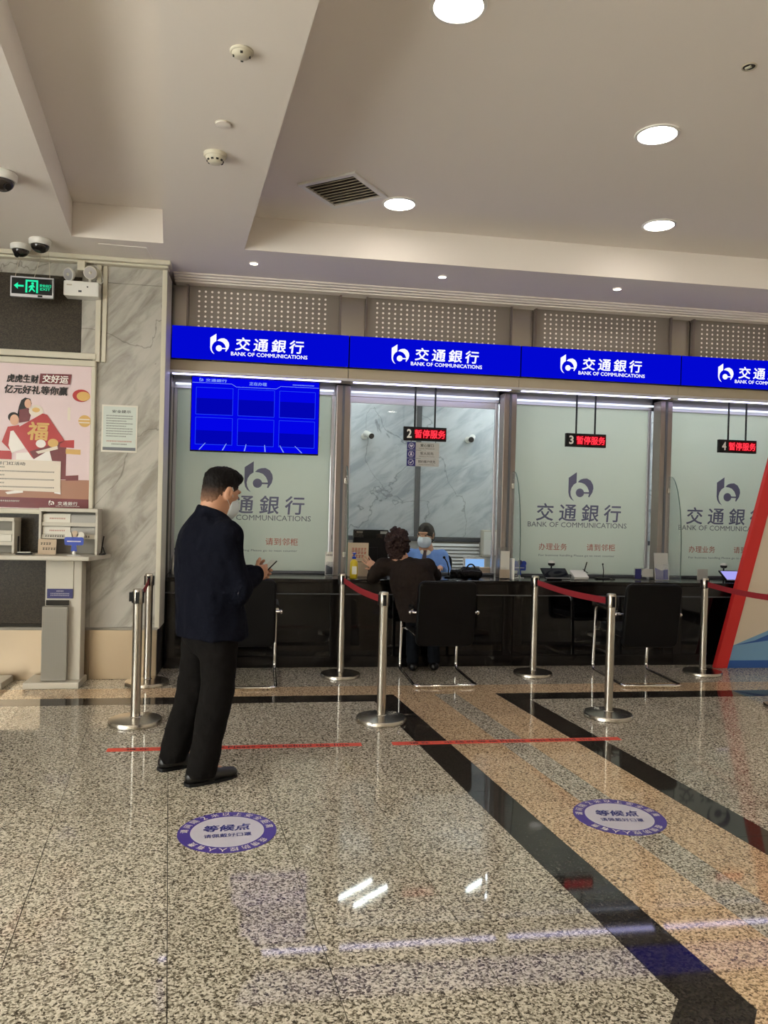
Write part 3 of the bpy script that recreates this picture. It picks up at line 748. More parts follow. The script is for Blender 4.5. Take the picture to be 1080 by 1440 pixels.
m.plate([(-1.838, 3.165), (-1.82, 3.168), (-1.808, 3.15), (-1.815, 3.146), (-1.822, 3.155), (-1.822, 3.138), (-1.805, 3.12), (-1.812, 3.112), (-1.832, 3.132), (-1.845, 3.112), (-1.855, 3.112), (-1.842, 3.14), (-1.84, 3.15), (-1.852, 3.142), (-1.857, 3.148)], ye - 0.001, ye + 0.002)
m.build('running_man', 'green', ex)
text('安全出口', (-1.73, ye - 0.001, 3.165), 0.085, 0.024, 'green', ex, bold=0.02); text('EXIT', (-1.73, ye - 0.001, 3.137), 0.075, 0.02, 'green', ex, bold=0.01)
MB().cyl((-1.96, 6.50, 3.22), (-1.93, 6.52, HS - 0.03), 0.0025, n=6).build('hanging_wire', 'slat', ex)
MB().cyl((-1.70, 6.50, 3.22), (-1.72, 6.52, HS - 0.03), 0.0025, n=6).build('hanging_wire', 'slat', ex)
MB().cyl((-1.82, 6.50, 3.22), (-1.77, 6.52, HS - 0.03), 0.0025, n=6).build('hanging_wire', 'slat', ex)
MB().box(-1.785, -1.75, 6.484, 6.49, 3.073, 3.088).build('switch', 'black', ex)

# emergency twin light
em = thing('emergency_light', (-1.48, 6.60, 3.18), 'white emergency light box with two round lamp heads', 'emergency light')
MB().box(-1.615, -1.345, 6.57, 6.70, 3.125, 3.245).build('box', 'white', em, bevel=0.008)
for (cx_, cz_, dx) in ((-1.575, 3.30, -0.5), (-1.42, 3.325, 0.25)):
    d = Vector((dx, -0.85, -0.25)).normalized(); c0 = Vector((cx_, 6.60, cz_))
    hd = MB().cyl(c0 - d * 0.03, c0, 0.03, 0.052, 24).cyl(c0, c0 + d * 0.018, 0.052, 0.052, 24).build('lamp_head', 'white', em, smooth=True)
    MB().cyl(c0 + d * 0.014, c0 + d * 0.020, 0.046, 0.046, 24).build('lens', 'alu', hd)
    MB().ball(c0 + d * 0.02, 0.012, n=10, m=6).build('bulb', 'paper', hd, smooth=True)
    MB().cyl(c0 - d * 0.02, (cx_ * 0.9 - 0.148, 6.63, 3.24), 0.01, n=10).build('bracket', 'white', em)
MB().box(-1.52, -1.46, 6.60, 6.66, 3.34, 3.42).build('wall_bracket', 'offw', em, bevel=0.004)
MB().box(-1.50, -1.475, 6.567, 6.571, 3.155, 3.17).build('label_plate', 'greyd', em); MB().cyl((-1.43, 6.571, 3.20), (-1.43, 6.566, 3.20), 0.006, n=10).build('indicator', 'ink', em)
MB().box(-1.59, -1.55, 6.567, 6.571, 3.205, 3.215).build('maker_plate', 'slat', em)
cable = MB().tube([(-1.36, 6.66, 3.24), (-1.33, 6.67, 3.28), (-1.35, 6.67, 3.36), (-1.40, 6.66, 3.41)], 0.004, 6).build('cable', 'white', em, smooth=True)

# ------------------------------------------------------------------ fascia lightboxes
sl = ['first blue lit bank sign from the left, above the wall screen', 'second blue lit bank sign, above the open service window',
      'third blue lit bank sign, above the window numbered three', 'fourth blue lit bank sign, cut by the right picture edge']
for k in range(4):
    x0, x1 = JX[k], JX[k + 1]
    if k == 0: x0 = -0.822
    b = thing('lightbox_sign', ((x0 + x1) / 2, YS + 0.1, 2.76), sl[k], 'sign', 'blue bank lightboxes in a row')
    MB().box(x0 + 0.004, x1 - 0.004, YS + 0.004, 7.15, 2.752, 3.042).build('sign_case', 'black', b)
    MB().box(x0 + 0.006, x1 - 0.006, YS, YS + 0.006, 2.755, 3.04).build('lit_face', 'blue', b)
    o = JX[k] + 0.877
    logo((o - 0.403, YS, 2.897), 0.165, 'signw', b)
    text('交通銀行', (o + 0.037, YS - 0.0012, 2.908), 0.61, 0.118, 'signw', b, bold=0.022, spacing=1.38, shear=0.08)
    text('BANK OF COMMUNICATIONS', (o + 0.036, YS - 0.0012, 2.819), 0.68, 0.034, 'signw', b, bold=0.02)

# ------------------------------------------------------------------ wall screen
tv = thing('wall_screen', (-0.07, 7.33, 1.96), 'large flat screen with blue queue display hung at the first window', 'screen')
MB().box(-0.665, 0.515, 7.315, 7.35, 1.955, 2.645).build('bezel', 'black', tv, bevel=0.004)
MB().box(-0.658, 0.508, 7.312, 7.316, 1.968, 2.638).build('display', 'scr', tv)
yt = 7.3105
for i in range(3):
    for j in range(2):
        xa = -0.62 + i * 0.38; za = 2.02 + j * 0.275
        t = MB(); w_ = 0.335; h_ = 0.25
        t.box(xa, xa + w_, yt, yt + 0.001, za, za + 0.003); t.box(xa, xa + w_, yt, yt + 0.001, za + h_ - 0.003, za + h_)
        t.box(xa, xa + 0.003, yt, yt + 0.001, za, za + h_); t.box(xa + w_ - 0.003, xa + w_, yt, yt + 0.001, za, za + h_)
        t.build('display_tile', 'scr3', tv)
        MB().box(xa + 0.006, xa + w_ - 0.006, yt + 0.0006, yt + 0.0012, za + 0.006, za + (0.13 if j == 0 else 0.15)).build('display_shade', 'scr2', tv)
MB().plate([(-0.655, 2.585), (-0.30, 2.585), (-0.26, 2.56), (0.11, 2.56), (0.15, 2.585), (0.505, 2.585), (0.505, 2.588), (0.149, 2.588), (0.109, 2.563), (-0.259, 2.563), (-0.299, 2.588), (-0.655, 2.588)], yt, yt + 0.001).build('display_rule', 'scrw', tv)
text('交通銀行', (-0.44, yt, 2.612), 0.19, 0.028, 'scrw', tv, bold=0.02, spacing=1.1); logo((-0.575, yt + 0.001, 2.612), 0.035, 'scrw', tv, 0.0008)
text('正在办理', (-0.06, yt, 2.598), 0.16, 0.032, 'scrw', tv, bold=0.02); dashes(tv, 0.26, 0.46, yt, 2.606, 0.010, 'scrw')
for xx, d in ((-0.58, -0.05), (-0.37, -0.03), (-0.17, -0.01), (0.02, 0.01), (0.19, 0.04), (0.36, 0.07)):
    MB().plate([(xx - d, 2.035), (xx - d + 0.006, 2.035), (xx + 0.004, 1.972), (xx - 0.006, 1.972)], yt - 0.0004, yt + 0.0006).build('display_ray', 'scrw', tv)
MB().cyl((-0.08, 7.33, 2.645), (-0.08, 7.33, 2.66), 0.02, n=12).build('sensor', 'black', tv)
MB().box(-0.25, 0.10, 7.35, 7.56, 2.30, 2.36).build('wall_mount', 'black', tv)

# ------------------------------------------------------------------ hanging LED counters
def led(num, xc, zc, label):
    t = thing('led_sign', (xc, 7.25, zc), label, 'led sign', 'hanging red led counter signs')
    MB().box(xc - 0.208, xc + 0.208, 7.235, 7.275, zc - 0.066, zc + 0.066).build('housing', 'black', t, bevel=0.004)
    MB().box(xc - 0.105, xc + 0.20, 7.2335, 7.2355, zc - 0.045, zc + 0.045).build('led_matrix', 'led_dim', t)
    text(num, (xc - 0.155, 7.2325, zc), 0.047, 0.084, 'paper', t, bold=0.03)
    text('暂停服务', (xc + 0.047, 7.2325, zc), 0.298, 0.080, 'red_led', t, bold=0.02)
    for dx in (-0.10, 0.095):
        MB().cyl((xc + dx, 7.255, zc + 0.06), (xc + dx, 7.255, 2.636), 0.009, n=10).build('hanging_rod', 'black', t, smooth=True)
    return t
led('2', 1.521, 2.191, 'led sign reading 2 in red, hanging in the open service window')
led('3', 3.14, 2.193, 'led sign reading 3 in red, hanging before the third window')
led('4', 4.77, 2.194, 'led sign reading 4 in red, nearest the right picture edge')
bd = thing('service_board', (1.51, 7.26, 1.88), 'small three row service board under the led sign of window two', 'board')
for i, (tx, en) in enumerate((('爱心窗口', 'Love Window'), ('军人优先', 'Military Priority'), ('预约客户优先', 'Booking Customer Priority'))):
    z1 = 2.112 - i * 0.0775
    r_ = MB().box(1.355, 1.665, 7.252, 7.26, z1 - 0.074, z1).build('row_plate', 'paper2', bd, bevel=0.001)
    MB().box(1.350, 1.435, 7.2505, 7.2525, z1 - 0.0745, z1 + 0.0005).build('icon_tile', 'navylab', r_)
    MB().tube([(1.392 + 0.026 * math.cos(2 * math.pi * k / 18), 7.2502, z1 - 0.037 + 0.026 * math.sin(2 * math.pi * k / 18)) for k in range(18)], 0.0022, 5, True).build('icon_ring', 'lilacp', r_)
    text(tx, (1.545, 7.2512, z1 - 0.028), 0.13 if i < 2 else 0.17, 0.028, 'ink', r_, bold=0.01); text(en, (1.545, 7.2512, z1 - 0.057), 0.15, 0.011, 'ink', r_)
    if i == 2: MB().plate([(1.376, z1 - 0.037), (1.382, z1 - 0.031), (1.389, z1 - 0.041), (1.406, z1 - 0.02), (1.411, z1 - 0.025), (1.389, z1 - 0.052)], 7.2495, 7.2505).build('tick_mark', 'lilacp', r_)
    elif i == 1: MB().plate(circ(1.392, z1 - 0.028, 0.009, 14), 7.2495, 7.2505).plate(circ(1.392, z1 - 0.05, 0.014, 12, 0, 180), 7.2495, 7.2505).build('person_mark', 'lilacp', r_)
    else: MB().plate([(1.392, z1 - 0.054), (1.376, z1 - 0.036), (1.378, z1 - 0.026), (1.386, z1 - 0.024), (1.392, z1 - 0.03), (1.398, z1 - 0.024), (1.406, z1 - 0.026), (1.408, z1 - 0.036)], 7.2495, 7.2505).build('heart_mark', 'lilacp', r_)
for dx in (-0.12, 0.12): MB().cyl((1.51 + dx, 7.258, 2.11), (1.51 + dx, 7.258, 2.13), 0.003, n=6).build('hook', 'black', bd)

# ------------------------------------------------------------------ office fittings
def troffer(x, y, label):
    t = thing('tube_light', (x, y, 2.95), label, 'ceiling light', 'twin tube lights on the office ceiling')
    R_ = Matrix.Rotation(math.radians(42), 3, 'Z'); c = Vector((x, y, 2.934))
    MB().obox(c, 0.62, 0.40, 0.024, R_).build('tray', 'white', t)
    for dx in (-0.115, 0.115):
        MB().cyl(Vector((x, y, 2.902)) + R_ @ Vector((-0.28, dx, 0)), Vector((x, y, 2.902)) + R_ @ Vector((0.28, dx, 0)), 0.016, n=10).build('tube', 'tube', t)
troffer(1.245, 8.69, 'twin tube light over the desk of the open window'); troffer(2.73, 8.72, 'twin tube light above the grey wall box in the office')
for x in (-0.35, 0.35, 3.45, 4.2, 5.0, 5.8): troffer(x, 8.55, 'unseen twin tube light added to backlight the frosted windows')  # extra tubes out of sight, added to light the frosted panes evenly
def cctv(x, z, label, s):
    t = thing('wall_camera', (x, YB - 0.02, z), label, 'camera', 'white bullet cameras on the office wall')
    MB().cyl((x - 0.02, YB, z), (x - 0.02, YB - 0.02, z), 0.04, n=18).build('mount', 'white', t, smooth=True)
    MB().cyl((x - 0.02, YB - 0.01, z), (x + 0.01, YB - 0.09, z + 0.01), 0.014, n=10).build('arm', 'white', t, smooth=True)
    d = Vector((0.35 * s, -0.9, -0.3)).normalized(); c0 = Vector((x + 0.01, YB - 0.09, z + 0.02))
    MB().cyl(c0 - d * 0.05, c0 + d * 0.10, 0.036, n=18).build('body', 'white', t, smooth=True)
    MB().cyl(c0 + d * 0.10, c0 + d * 0.108, 0.034, n=18).build('lens', 'black', t, smooth=True)
cctv(1.235, 2.34, 'white camera on the office marble left of the led sign', 1); cctv(2.54, 2.345, 'white camera on the office marble right of the led sign', -1)
# ------------------------------------------------------------------ poster
po = thing('framed_poster', (-1.95, YM - 0.02, 1.40), 'large framed bank advertisement with red diamond on the left wall', 'poster')
PX0, PX1, PZ0, PZ1 = -2.52, -1.404, 1.402, 2.575
fm = MB()
fm.box(PX0 - 0.045, PX1 + 0.035, YM - 0.045, YM, PZ1, PZ1 + 0.05).box(PX0 - 0.045, PX1 + 0.035, YM - 0.045, YM, PZ0 - 0.045, PZ0).box(PX1, PX1 + 0.035, YM - 0.045, YM, PZ0, PZ1).box(PX0 - 0.045, PX0, YM - 0.045, YM, PZ0, PZ1)
fm.build('frame', 'trim', po, bevel=0.008)
MB().box(PX0, PX1, YM - 0.02, YM - 0.004, PZ0, PZ1).build('sheet', 'ppink', po)
yp = YM - 0.0205
def px(u, v): return (-2.121 + u / 916.0 * 0.784, 2.640 - v / 1440.0 * 1.268)     # print layout, measured in poster millimetres
layer = [0]
def pl(name, pts, m, par=po):
    layer[0] += 1; y = yp - 0.00025 * layer[0]
    return MB().plate([px(*p) for p in pts], y, y + 0.0002).build(name, m, par)
def e2(cx, cy, rx, ry, n=20): return [(cx + rx * math.cos(2 * math.pi * i / n), cy + ry * math.sin(2 * math.pi * i / n)) for i in range(n)]
pl('printed_ground', [(-490, 1150), (836, 1130), (836, 1320), (-490, 1320)], 'pbrown')
pl('printed_band', [(-490, 1300), (836, 1310), (836, 1404), (-490, 1395)], 'maroon')
pl('printed_gift', [(470, 800), (620, 800), (620, 1130), (470, 1130)], 'maroon'); pl('printed_gift', [(560, 770), (690, 760), (690, 835), (560, 830)], 'pred')
pl('printed_gift', [(620, 1095), (735, 1085), (735, 1135), (620, 1140)], 'maroon')
pl('printed_sofa', [(-490, 880), (130, 880), (130, 960), (-490, 960)], 'pred')
pl('printed_scroll', [(615, 845), (750, 848), (750, 895), (615, 890)], 'pgold')
pl('printed_cloud', e2(745, 345, 80, 58), 'pred'); pl('printed_cloud', e2(765, 350, 62, 44), 'pgold')
pl('printed_lantern', e2(782, 580, 58, 55), 'pgold')
for q in (560, 590): pl('printed_lantern', [(728, q), (828, q), (828, q + 10), (728, q + 10)], 'ppale')
pl('printed_tassel', [(625, 460), (650, 460), (650, 580), (625, 580)], 'ppale')
pl('printed_hair', [(240, 385), (285, 395), (300, 440), (250, 500), (215, 560), (170, 560), (185, 470), (205, 410)], 'ink')
pl('printed_face', e2(265, 440, 30, 42), 'pskin'); pl('printed_jumper', [(190, 500), (270, 480), (300, 520), (280, 600), (190, 620)], 'maroon')
pl('printed_plate', e2(340, 505, 65, 55), 'ppale'); pl('printed_dumpling', e2(340, 495, 35, 22), 'pgold')
pl('printed_hair', e2(140, 570, 50, 46), 'ink'); pl('printed_face', e2(148, 595, 40, 50), 'pskin')
pl('printed_jumper', [(90, 660), (190, 640), (240, 800), (120, 880), (40, 800)], 'pred')
pl('printed_trousers', [(170, 900), (470, 870), (500, 980), (170, 990)], 'pwhite')
pl('printed_shirt', [(115, 700), (150, 690), (250, 850), (130, 900), (100, 830)], 'pwhite')
pl('printed_diamond', [(140, 690), (400, 525), (440, 535), (605, 770), (330, 950), (310, 930)], 'pred')
pl('printed_diamond', [(290, 880), (590, 775), (605, 770), (330, 950)], 'maroon')
pl('printed_bowl', e2(390, 805, 45, 38), 'pwhite'); pl('printed_ingot', e2(500, 795, 48, 40), 'pgold'); pl('printed_ribbon', [(345, 880), (540, 820), (545, 850), (370, 900)], 'ppale')
pl('printed_leg', [(530, 1130), (570, 1140), (580, 1270), (520, 1260)], 'pwhite'); pl('printed_shoe', [(80, 1260), (240, 1230), (240, 1262), (100, 1280)], 'pwhite')
pl('printed_panel', [(-490, 955), (575, 962), (575, 1250), (-490, 1235)], 'ppale')
layer[0] += 1; yq = yp - 0.00025 * layer[0]
text('福', (px(365, 690)[0], yq, px(365, 690)[1]), 0.17, 0.15, 'pgold', po, bold=0.03, shear=0.1)
text('虎虎生财', (px(215, 212)[0], yq, px(215, 212)[1]), 0.245, 0.068, 'ink', po, bold=0.03, shear=0.12)
text('亿元好礼等你赢', (px(340, 312)[0], yq, px(340, 312)[1]), 0.49, 0.072, 'ink', po, bold=0.03, shear=0.12)
MB().plate([px(372, 158), px(655, 152), px(643, 248), px(362, 254)], yq, yq + 0.0002).build('printed_flag', 'maroon', po)
text('交好运', (px(508, 203)[0], yq - 0.0003, px(508, 203)[1]), 0.205, 0.066, 'pwhite', po, bold=0.03, shear=0.12)
text('“虎虎生财富”开门红活动', (px(-20, 995)[0], yq, px(-20, 995)[1]), 0.47, 0.028, 'ink', po, bold=0.012)
for i in range(6):
    q0 = px(-300, 1030 + i * 36); q1 = px(520 if i % 2 else 75, 1030 + i * 36); dashes(po, q0[0], q1[0], yq, q0[1], 0.011, 'ink')
logo((px(498, 1350)[0], yq + 0.001, px(498, 1350)[1]), 0.042, 'pwhite', po, 0.0008)
text('交通銀行', (px(645, 1352)[0], yq, px(645, 1352)[1]), 0.155, 0.03, 'pwhite', po, bold=0.015, spacing=1.15); text('BANK OF COMMUNICATIONS', (px(645, 1378)[0], yq, px(645, 1378)[1]), 0.185, 0.008, 'pwhite', po)
dashes(po, px(-160, 1340)[0], px(205, 1340)[0], yq, px(20, 1340)[1], 0.013, 'pwhite')

# ------------------------------------------------------------------ notice sheet on the marble
no = thing('notice_sheet', (-1.18, YM - 0.004, 1.87), 'pale green notice sheet in a clear sleeve on the marble', 'notice')
MB().box(-1.322, -1.036, YM - 0.005, YM - 0.001, 1.885, 2.275).build('sleeve', 'paper', no)
MB().box(-1.31, -1.048, YM - 0.0062, YM - 0.005, 1.90, 2.262).build('sheet', 'greenp', no)
MB().box(-1.31, -1.048, YM - 0.0066, YM - 0.006, 1.90, 1.925).build('printed_edge', 'gtext2', no)
text('安全提示', (-1.165, YM - 0.0066, 2.222), 0.15, 0.024, 'ink', no, bold=0.015)
for i in range(9): dashes(no, -1.285, -1.075 - (0.05 if i in (2, 4, 8) else 0), YM - 0.0066, 2.185 - i * 0.021, 0.009, 'ink')
dashes(no, -1.28, -1.08, YM - 0.0066, 1.975, 0.012, 'rtext'); dashes(no, -1.24, -1.12, YM - 0.0066, 1.952, 0.010, 'ink')

# ------------------------------------------------------------------ writing stand
st = thing('writing_stand', (-1.75, 6.45, 0.0), 'pale grey writing stand with shelf, column and perforated bin', 'writing stand')
ZT = 1.045
MB().prism([(-2.9, 6.28), (-1.31, 6.28), (-1.215, 6.66), (-2.9, 6.66)], ZT - 0.035, ZT).build('desk_top', 'shelf', st, bevel=0.008)
MB().box(-1.672, -1.40, 6.46, 6.62, 0.05, ZT - 0.035).build('column', 'shelf', st, bevel=0.004)
MB().box(-1.652, -1.46, 6.452, 6.462, 0.70, ZT - 0.05).build('column_panel', 'shelf', st, bevel=0.003)
MB().box(-1.80, -1.385, 6.36, 6.66, 0.0, 0.05).build('foot_plate', 'shelf', st, bevel=0.006)
bn = MB().box(-1.678, -1.488, 6.40, 6.452, 0.055, 0.64).build('bin_front', 'shelf2', st, bevel=0.004)
m = MB()
for i in range(14):
    for j in range(44):
        x_, z_ = -1.672 + 0.0128 * (i + 0.7), 0.08 + 0.0125 * j
        m.add([(x_ + 0.003 * math.cos(2 * math.pi * q / 6), 6.3995, z_ + 0.003 * math.sin(2 * math.pi * q / 6)) for q in range(6)], [tuple(range(6))])
tag(m.build('bin_perforations', 'greyd', bn), kind='stuff')
MB().box(-1.66, -1.49, 6.44, 6.458, 0.645, 0.685).build('bin_slot', 'grille', st)
nb = MB().box(-1.655, -1.462, 6.446, 6.4525, 0.70, 0.775).build('blue_plate', 'navylab', st)
dashes(nb, -1.585, -1.53, 6.4455, 0.757, 0.010, 'lilacp'); dashes(nb, -1.63, -1.49, 6.4455, 0.738, 0.008, 'lilacp'); dashes(nb, -1.63, -1.49, 6.4455, 0.723, 0.008, 'lilacp')
MB().box(-2.65, -2.38, 6.46, 6.62, 0.05, ZT - 0.035).build('column', 'shelf', st, bevel=0.004)
MB().box(-2.62, -1.955, 6.36, 6.66, 0.0, 0.05).build('foot_plate', 'shelf', st, bevel=0.006)

def rack(x0, x1, z1, rows, label):
    t = thing('leaflet_rack', ((x0 + x1) / 2, 6.55, ZT), label, 'leaflet rack', 'form racks on the writing stand')
    MB().box(x0, x0 + 0.018, 6.47, 6.64, ZT, z1).build('side_panel', 'shelf', t, bevel=0.002); MB().box(x1 - 0.018, x1, 6.47, 6.64, ZT, z1).build('side_panel', 'shelf', t, bevel=0.002)
    MB().box(x0, x1, 6.46, 6.645, z1, z1 + 0.028).build('top_panel', 'shelf', t, bevel=0.003)
    MB().box(x0 + 0.018, x1 - 0.018, 6.63, 6.64, ZT, z1).build('back_panel', 'shelf2', t)
    for (za, zb) in rows: MB().box(x0 + 0.018, x1 - 0.018, 6.49, 6.496, za, zb).build('pocket_front', 'shelf', t); 
    return t
rk = rack(-1.735, -1.290, 1.385, ((1.27, 1.30), (1.17, 1.205)), 'three tier form rack at the right end of the writing stand')
dashes(rk, -1.69, -1.35, 6.489, 1.19, 0.016, 'ink')
for (x0, x1, z0, z1, mm, l) in ((-1.712, -1.505, 1.30, 1.36, 'paper', 'cream form stack in the upper left pocket of the rack'), (-1.50, -1.315, 1.30, 1.355, 'paper2', 'grey form stack in the upper right pocket of the rack'),
                            (-1.712, -1.505, 1.206, 1.262, 'paper', 'cream form stack in the middle left pocket of the rack'), (-1.50, -1.315, 1.206, 1.255, 'paper2', 'grey form stack in the middle right pocket of the rack')):
    q = thing('form_stack', ((x0 + x1) / 2, 6.53, z0), l, 'papers', 'form stacks in the rack')
    for i in range(4): MB().box(x0 + 0.001 * i, x1 - 0.002 * i, 6.50 + 0.012 * i, 6.509 + 0.012 * i, z0, z1 + 0.003 * i).build('sheet', mm, q)
    if mm == 'paper': dashes(q, x0 + 0.05, x1 - 0.04, 6.4995, (z0 + z1) / 2, 0.012, 'rtext')
q = thing('notice_card', (-1.67, 6.47, ZT), 'pinkish handwritten card leaning on the form rack', 'card')
MB().plate([(-1.735, ZT + 0.001), (-1.60, ZT + 0.001), (-1.598, 1.165), (-1.733, 1.168)], 6.462, 6.466).build('card', 'kraft', q)
dashes(q, -1.715, -1.635, 6.4615, 1.13, 0.018, 'ink'); dashes(q, -1.70, -1.61, 6.4615, 1.09, 0.018, 'ink')
def standee(x, y, z, s, label, d1='paper', d2='kraft'):
    t = thing('acrylic_standee', (x, y, z), label, 'ornament', 'blue acrylic ornaments')
    MB().lathe([(0.045 * s, 0), (0.045 * s, 0.004 * s), (0.012 * s, 0.008 * s), (0.007 * s, 0.03 * s)], (x, y, z), 20).build('base', 'white', t, smooth=True)
    MB().plate([(x - 0.02 * s, z + 0.028 * s), (x + 0.02 * s, z + 0.028 * s), (x + 0.014 * s, z + 0.075 * s), (x - 0.014 * s, z + 0.075 * s)], y - 0.004 * s, y + 0.004 * s).build('stem', 'bluep', t)
    MB().plate(rrect(x - 0.062 * s, x + 0.062 * s, z + 0.07 * s, z + 0.125 * s, 0.012 * s), y - 0.006 * s, y + 0.004 * s).build('plate', 'bluep', t)
    MB().box(x - 0.045 * s, x + 0.045 * s, y - 0.0068 * s, y - 0.0062 * s, z + 0.092 * s, z + 0.10 * s).build('pale_stripe', 'lilacp', t)
    MB().plate(circ(x - 0.035 * s, z + 0.135 * s, 0.026 * s, 16), y - 0.003 * s, y + 0.003 * s).build('disc', d1, t); MB().plate(circ(x + 0.004 * s, z + 0.145 * s, 0.024 * s, 16), y - 0.003 * s, y + 0.003 * s).build('disc', d2, t); MB().plate(circ(x + 0.042 * s, z + 0.137 * s, 0.025 * s, 16), y - 0.003 * s, y + 0.003 * s).build('disc', d1, t)
standee(-1.45, 6.40, ZT, 1.15, 'small blue acrylic ornament on the writing stand')
r2 = rack(-2.30, -1.915, 1.30, ((1.20, 1.225), (1.11, 1.14)), 'lower form rack cut by the left picture edge')
q = thing('form_stack', (-2.08, 6.53, 1.226), 'cream form stack in the rack at the left picture edge', 'papers')
for i in range(4): MB().box(-2.27, -1.945, 6.50 + 0.012 * i, 6.509 + 0.012 * i, 1.142, 1.195 + 0.01 * i).build('sheet', 'paper', q)
q = thing('pen_holder', (-1.255, 6.52, ZT), 'black pen holder with a standing pen on the writing stand', 'pen')
MB().box(-1.28, -1.235, 6.49, 6.55, ZT, ZT + 0.012).build('base', 'black', q, bevel=0.003)
MB().cyl((-1.27, 6.52, ZT + 0.01), (-1.25, 6.52, ZT + 0.15), 0.005, n=8).build('pen', 'black', q, smooth=True); MB().cyl((-1.24, 6.52, ZT + 0.01), (-1.255, 6.52, ZT + 0.06), 0.004, n=8).build('clip', 'black', q, smooth=True)
q = thing('pen_tray', (-1.83, 6.42, ZT), 'dark tray with a white pen on the writing stand', 'pen')
MB().box(-1.88, -1.77, 6.38, 6.45, ZT, ZT + 0.012).build('tray', 'black', q, bevel=0.004); MB().cyl((-1.87, 6.40, ZT + 0.017), (-1.78, 6.43, ZT + 0.017), 0.005, n=8).build('pen', 'white', q, smooth=True)
MB().tube([(-1.885, 6.47, ZT), (-1.885, 6.47, ZT + 0.08), (-1.88, 6.46, ZT + 0.14)], 0.006, 8).build('pen_stand', 'black', q, smooth=True)
# ------------------------------------------------------------------ service counter
ZC = 0.82
wt = MB().box(-0.84, 6.55, 7.03, 7.86, ZC - 0.035, ZC).build('worktop', 'stone', bevel=0.006)
tag(wt, 'long black polished stone counter top under all the windows', 'worktop')
ul = ['black counter front below the wall screen', 'black counter front behind the seated person', 'black counter front below window three', 'black counter front below window four']
for k in range(4):
    x0 = MX[k] + (0.07 if k == 0 else 0); x1 = MX[k + 1]
    t = thing('counter_unit', ((x0 + x1) / 2, 7.2, 0), ul[k], 'counter', 'black counter fronts')
    MB().box(x0 + 0.003, x1 - 0.003, 7.055, 7.09, 0.685, ZC - 0.035).build('apron', 'stone', t, bevel=0.003)
    MB().box(x0 + 0.003, x1 - 0.003, 7.055, 7.11, 0.676, 0.685).build('metal_strip', 'greyd', t)
    MB().box(x0 + 0.003, x1 - 0.003, 7.13, 7.16, 0.10, 0.676).build('glass_panel', 'bglass', t)
    MB().box(x0 + 0.003, x1 - 0.003, 7.10, 7.16, 0.0, 0.10).build('kick_board', 'stone', t, bevel=0.002)
    for xx in (x0 + 0.05, x1 - 0.05): MB().box(xx - 0.045, xx + 0.045, 7.112, 7.14, 0.10, 0.676).build('leg_panel', 'stone', t, bevel=0.003)
    MB().box(x0 + 0.003, x1 - 0.003, 7.30, 7.80, 0.0, 0.66).build('carcass', 'black', t)

# side shields of glass on the mullions
for k, lab in ((1, 'curved glass side shield left of the open window'), (2, 'curved glass side shield right of the open window'), (3, 'curved glass side shield between windows three and four')):
    t = thing('glass_shield', (MX[k] + 0.03, 7.25, ZC), lab, 'glass shield', 'glass side shields on the counter')
    prof = [(7.36, ZC + 0.002), (7.36, 1.87)] + [(7.36 - 0.05 - 0.235 * math.sin(a) * (0.25 + 0.75 * (1 - math.cos(a))) if False else 7.31 - 0.24 * math.sin(a), 1.87 - 0.75 * (1 - math.cos(a))) for a in [math.pi / 2 * i / 12 for i in range(13)]] + [(7.07, ZC + 0.002)]
    xg = MX[k] + 0.035
    m = MB(); n = len(prof)
    m.add([(xg, a, b) for a, b in prof] + [(xg + 0.010, a, b) for a, b in prof], [tuple(range(n)), tuple(range(2 * n - 1, n - 1, -1))])
    m.build('glass_sheet', 'shield', t)
    e = MB(); e.add([(xg, a, b) for a, b in prof] + [(xg + 0.010, a, b) for a, b in prof], [((i + 1) % n, i, n + i, n + (i + 1) % n) for i in range(n)]); e.build('glass_edge', 'edge', t)
    for zz in (1.0, 1.7): MB().box(xg - 0.008, xg + 0.018, 7.33, 7.36, zz, zz + 0.05).build('clamp', 'steel', t, bevel=0.002)

# ------------------------------------------------------------------ things on the counter
def pump_bottle(x, y, s, body, cap, label, w=1.0):
    t = thing('pump_bottle', (x, y, ZC), label, 'bottle', 'pump bottles on the counter')
    MB().lathe([(0.030 * s * w, 0), (0.034 * s * w, 0.006 * s), (0.034 * s * w, 0.11 * s), (0.028 * s * w, 0.128 * s), (0.013 * s, 0.138 * s), (0.012 * s, 0.146 * s)], (x, y, ZC), 22).build('bottle', body, t, smooth=True)
    p = MB().lathe([(0.015 * s, 0.145 * s), (0.015 * s, 0.162 * s), (0.005 * s, 0.164 * s), (0.005 * s, 0.182 * s)], (x, y, ZC), 14).build('pump', cap, t, smooth=True)
    MB().box(x - 0.012 * s, x + 0.012 * s, y - 0.03 * s, y + 0.012 * s, ZC + 0.181 * s, ZC + 0.193 * s).build('nozzle', cap, p, bevel=0.002)
    MB().box(x - 0.02 * s * w, x + 0.02 * s * w, y - 0.0345 * s * w - 0.001, y - 0.028 * s * w, ZC + 0.03 * s, ZC + 0.09 * s).build('label', 'paper', t)
    return t
pump_bottle(-0.765, 7.33, 1.25, 'white', 'navylab', 'white pump bottle with a navy top beside the standing person')
pump_bottle(0.862, 7.17, 1.22, 'yellow', 'bluep', 'yellow pump bottle with a blue top on the counter', 0.9)
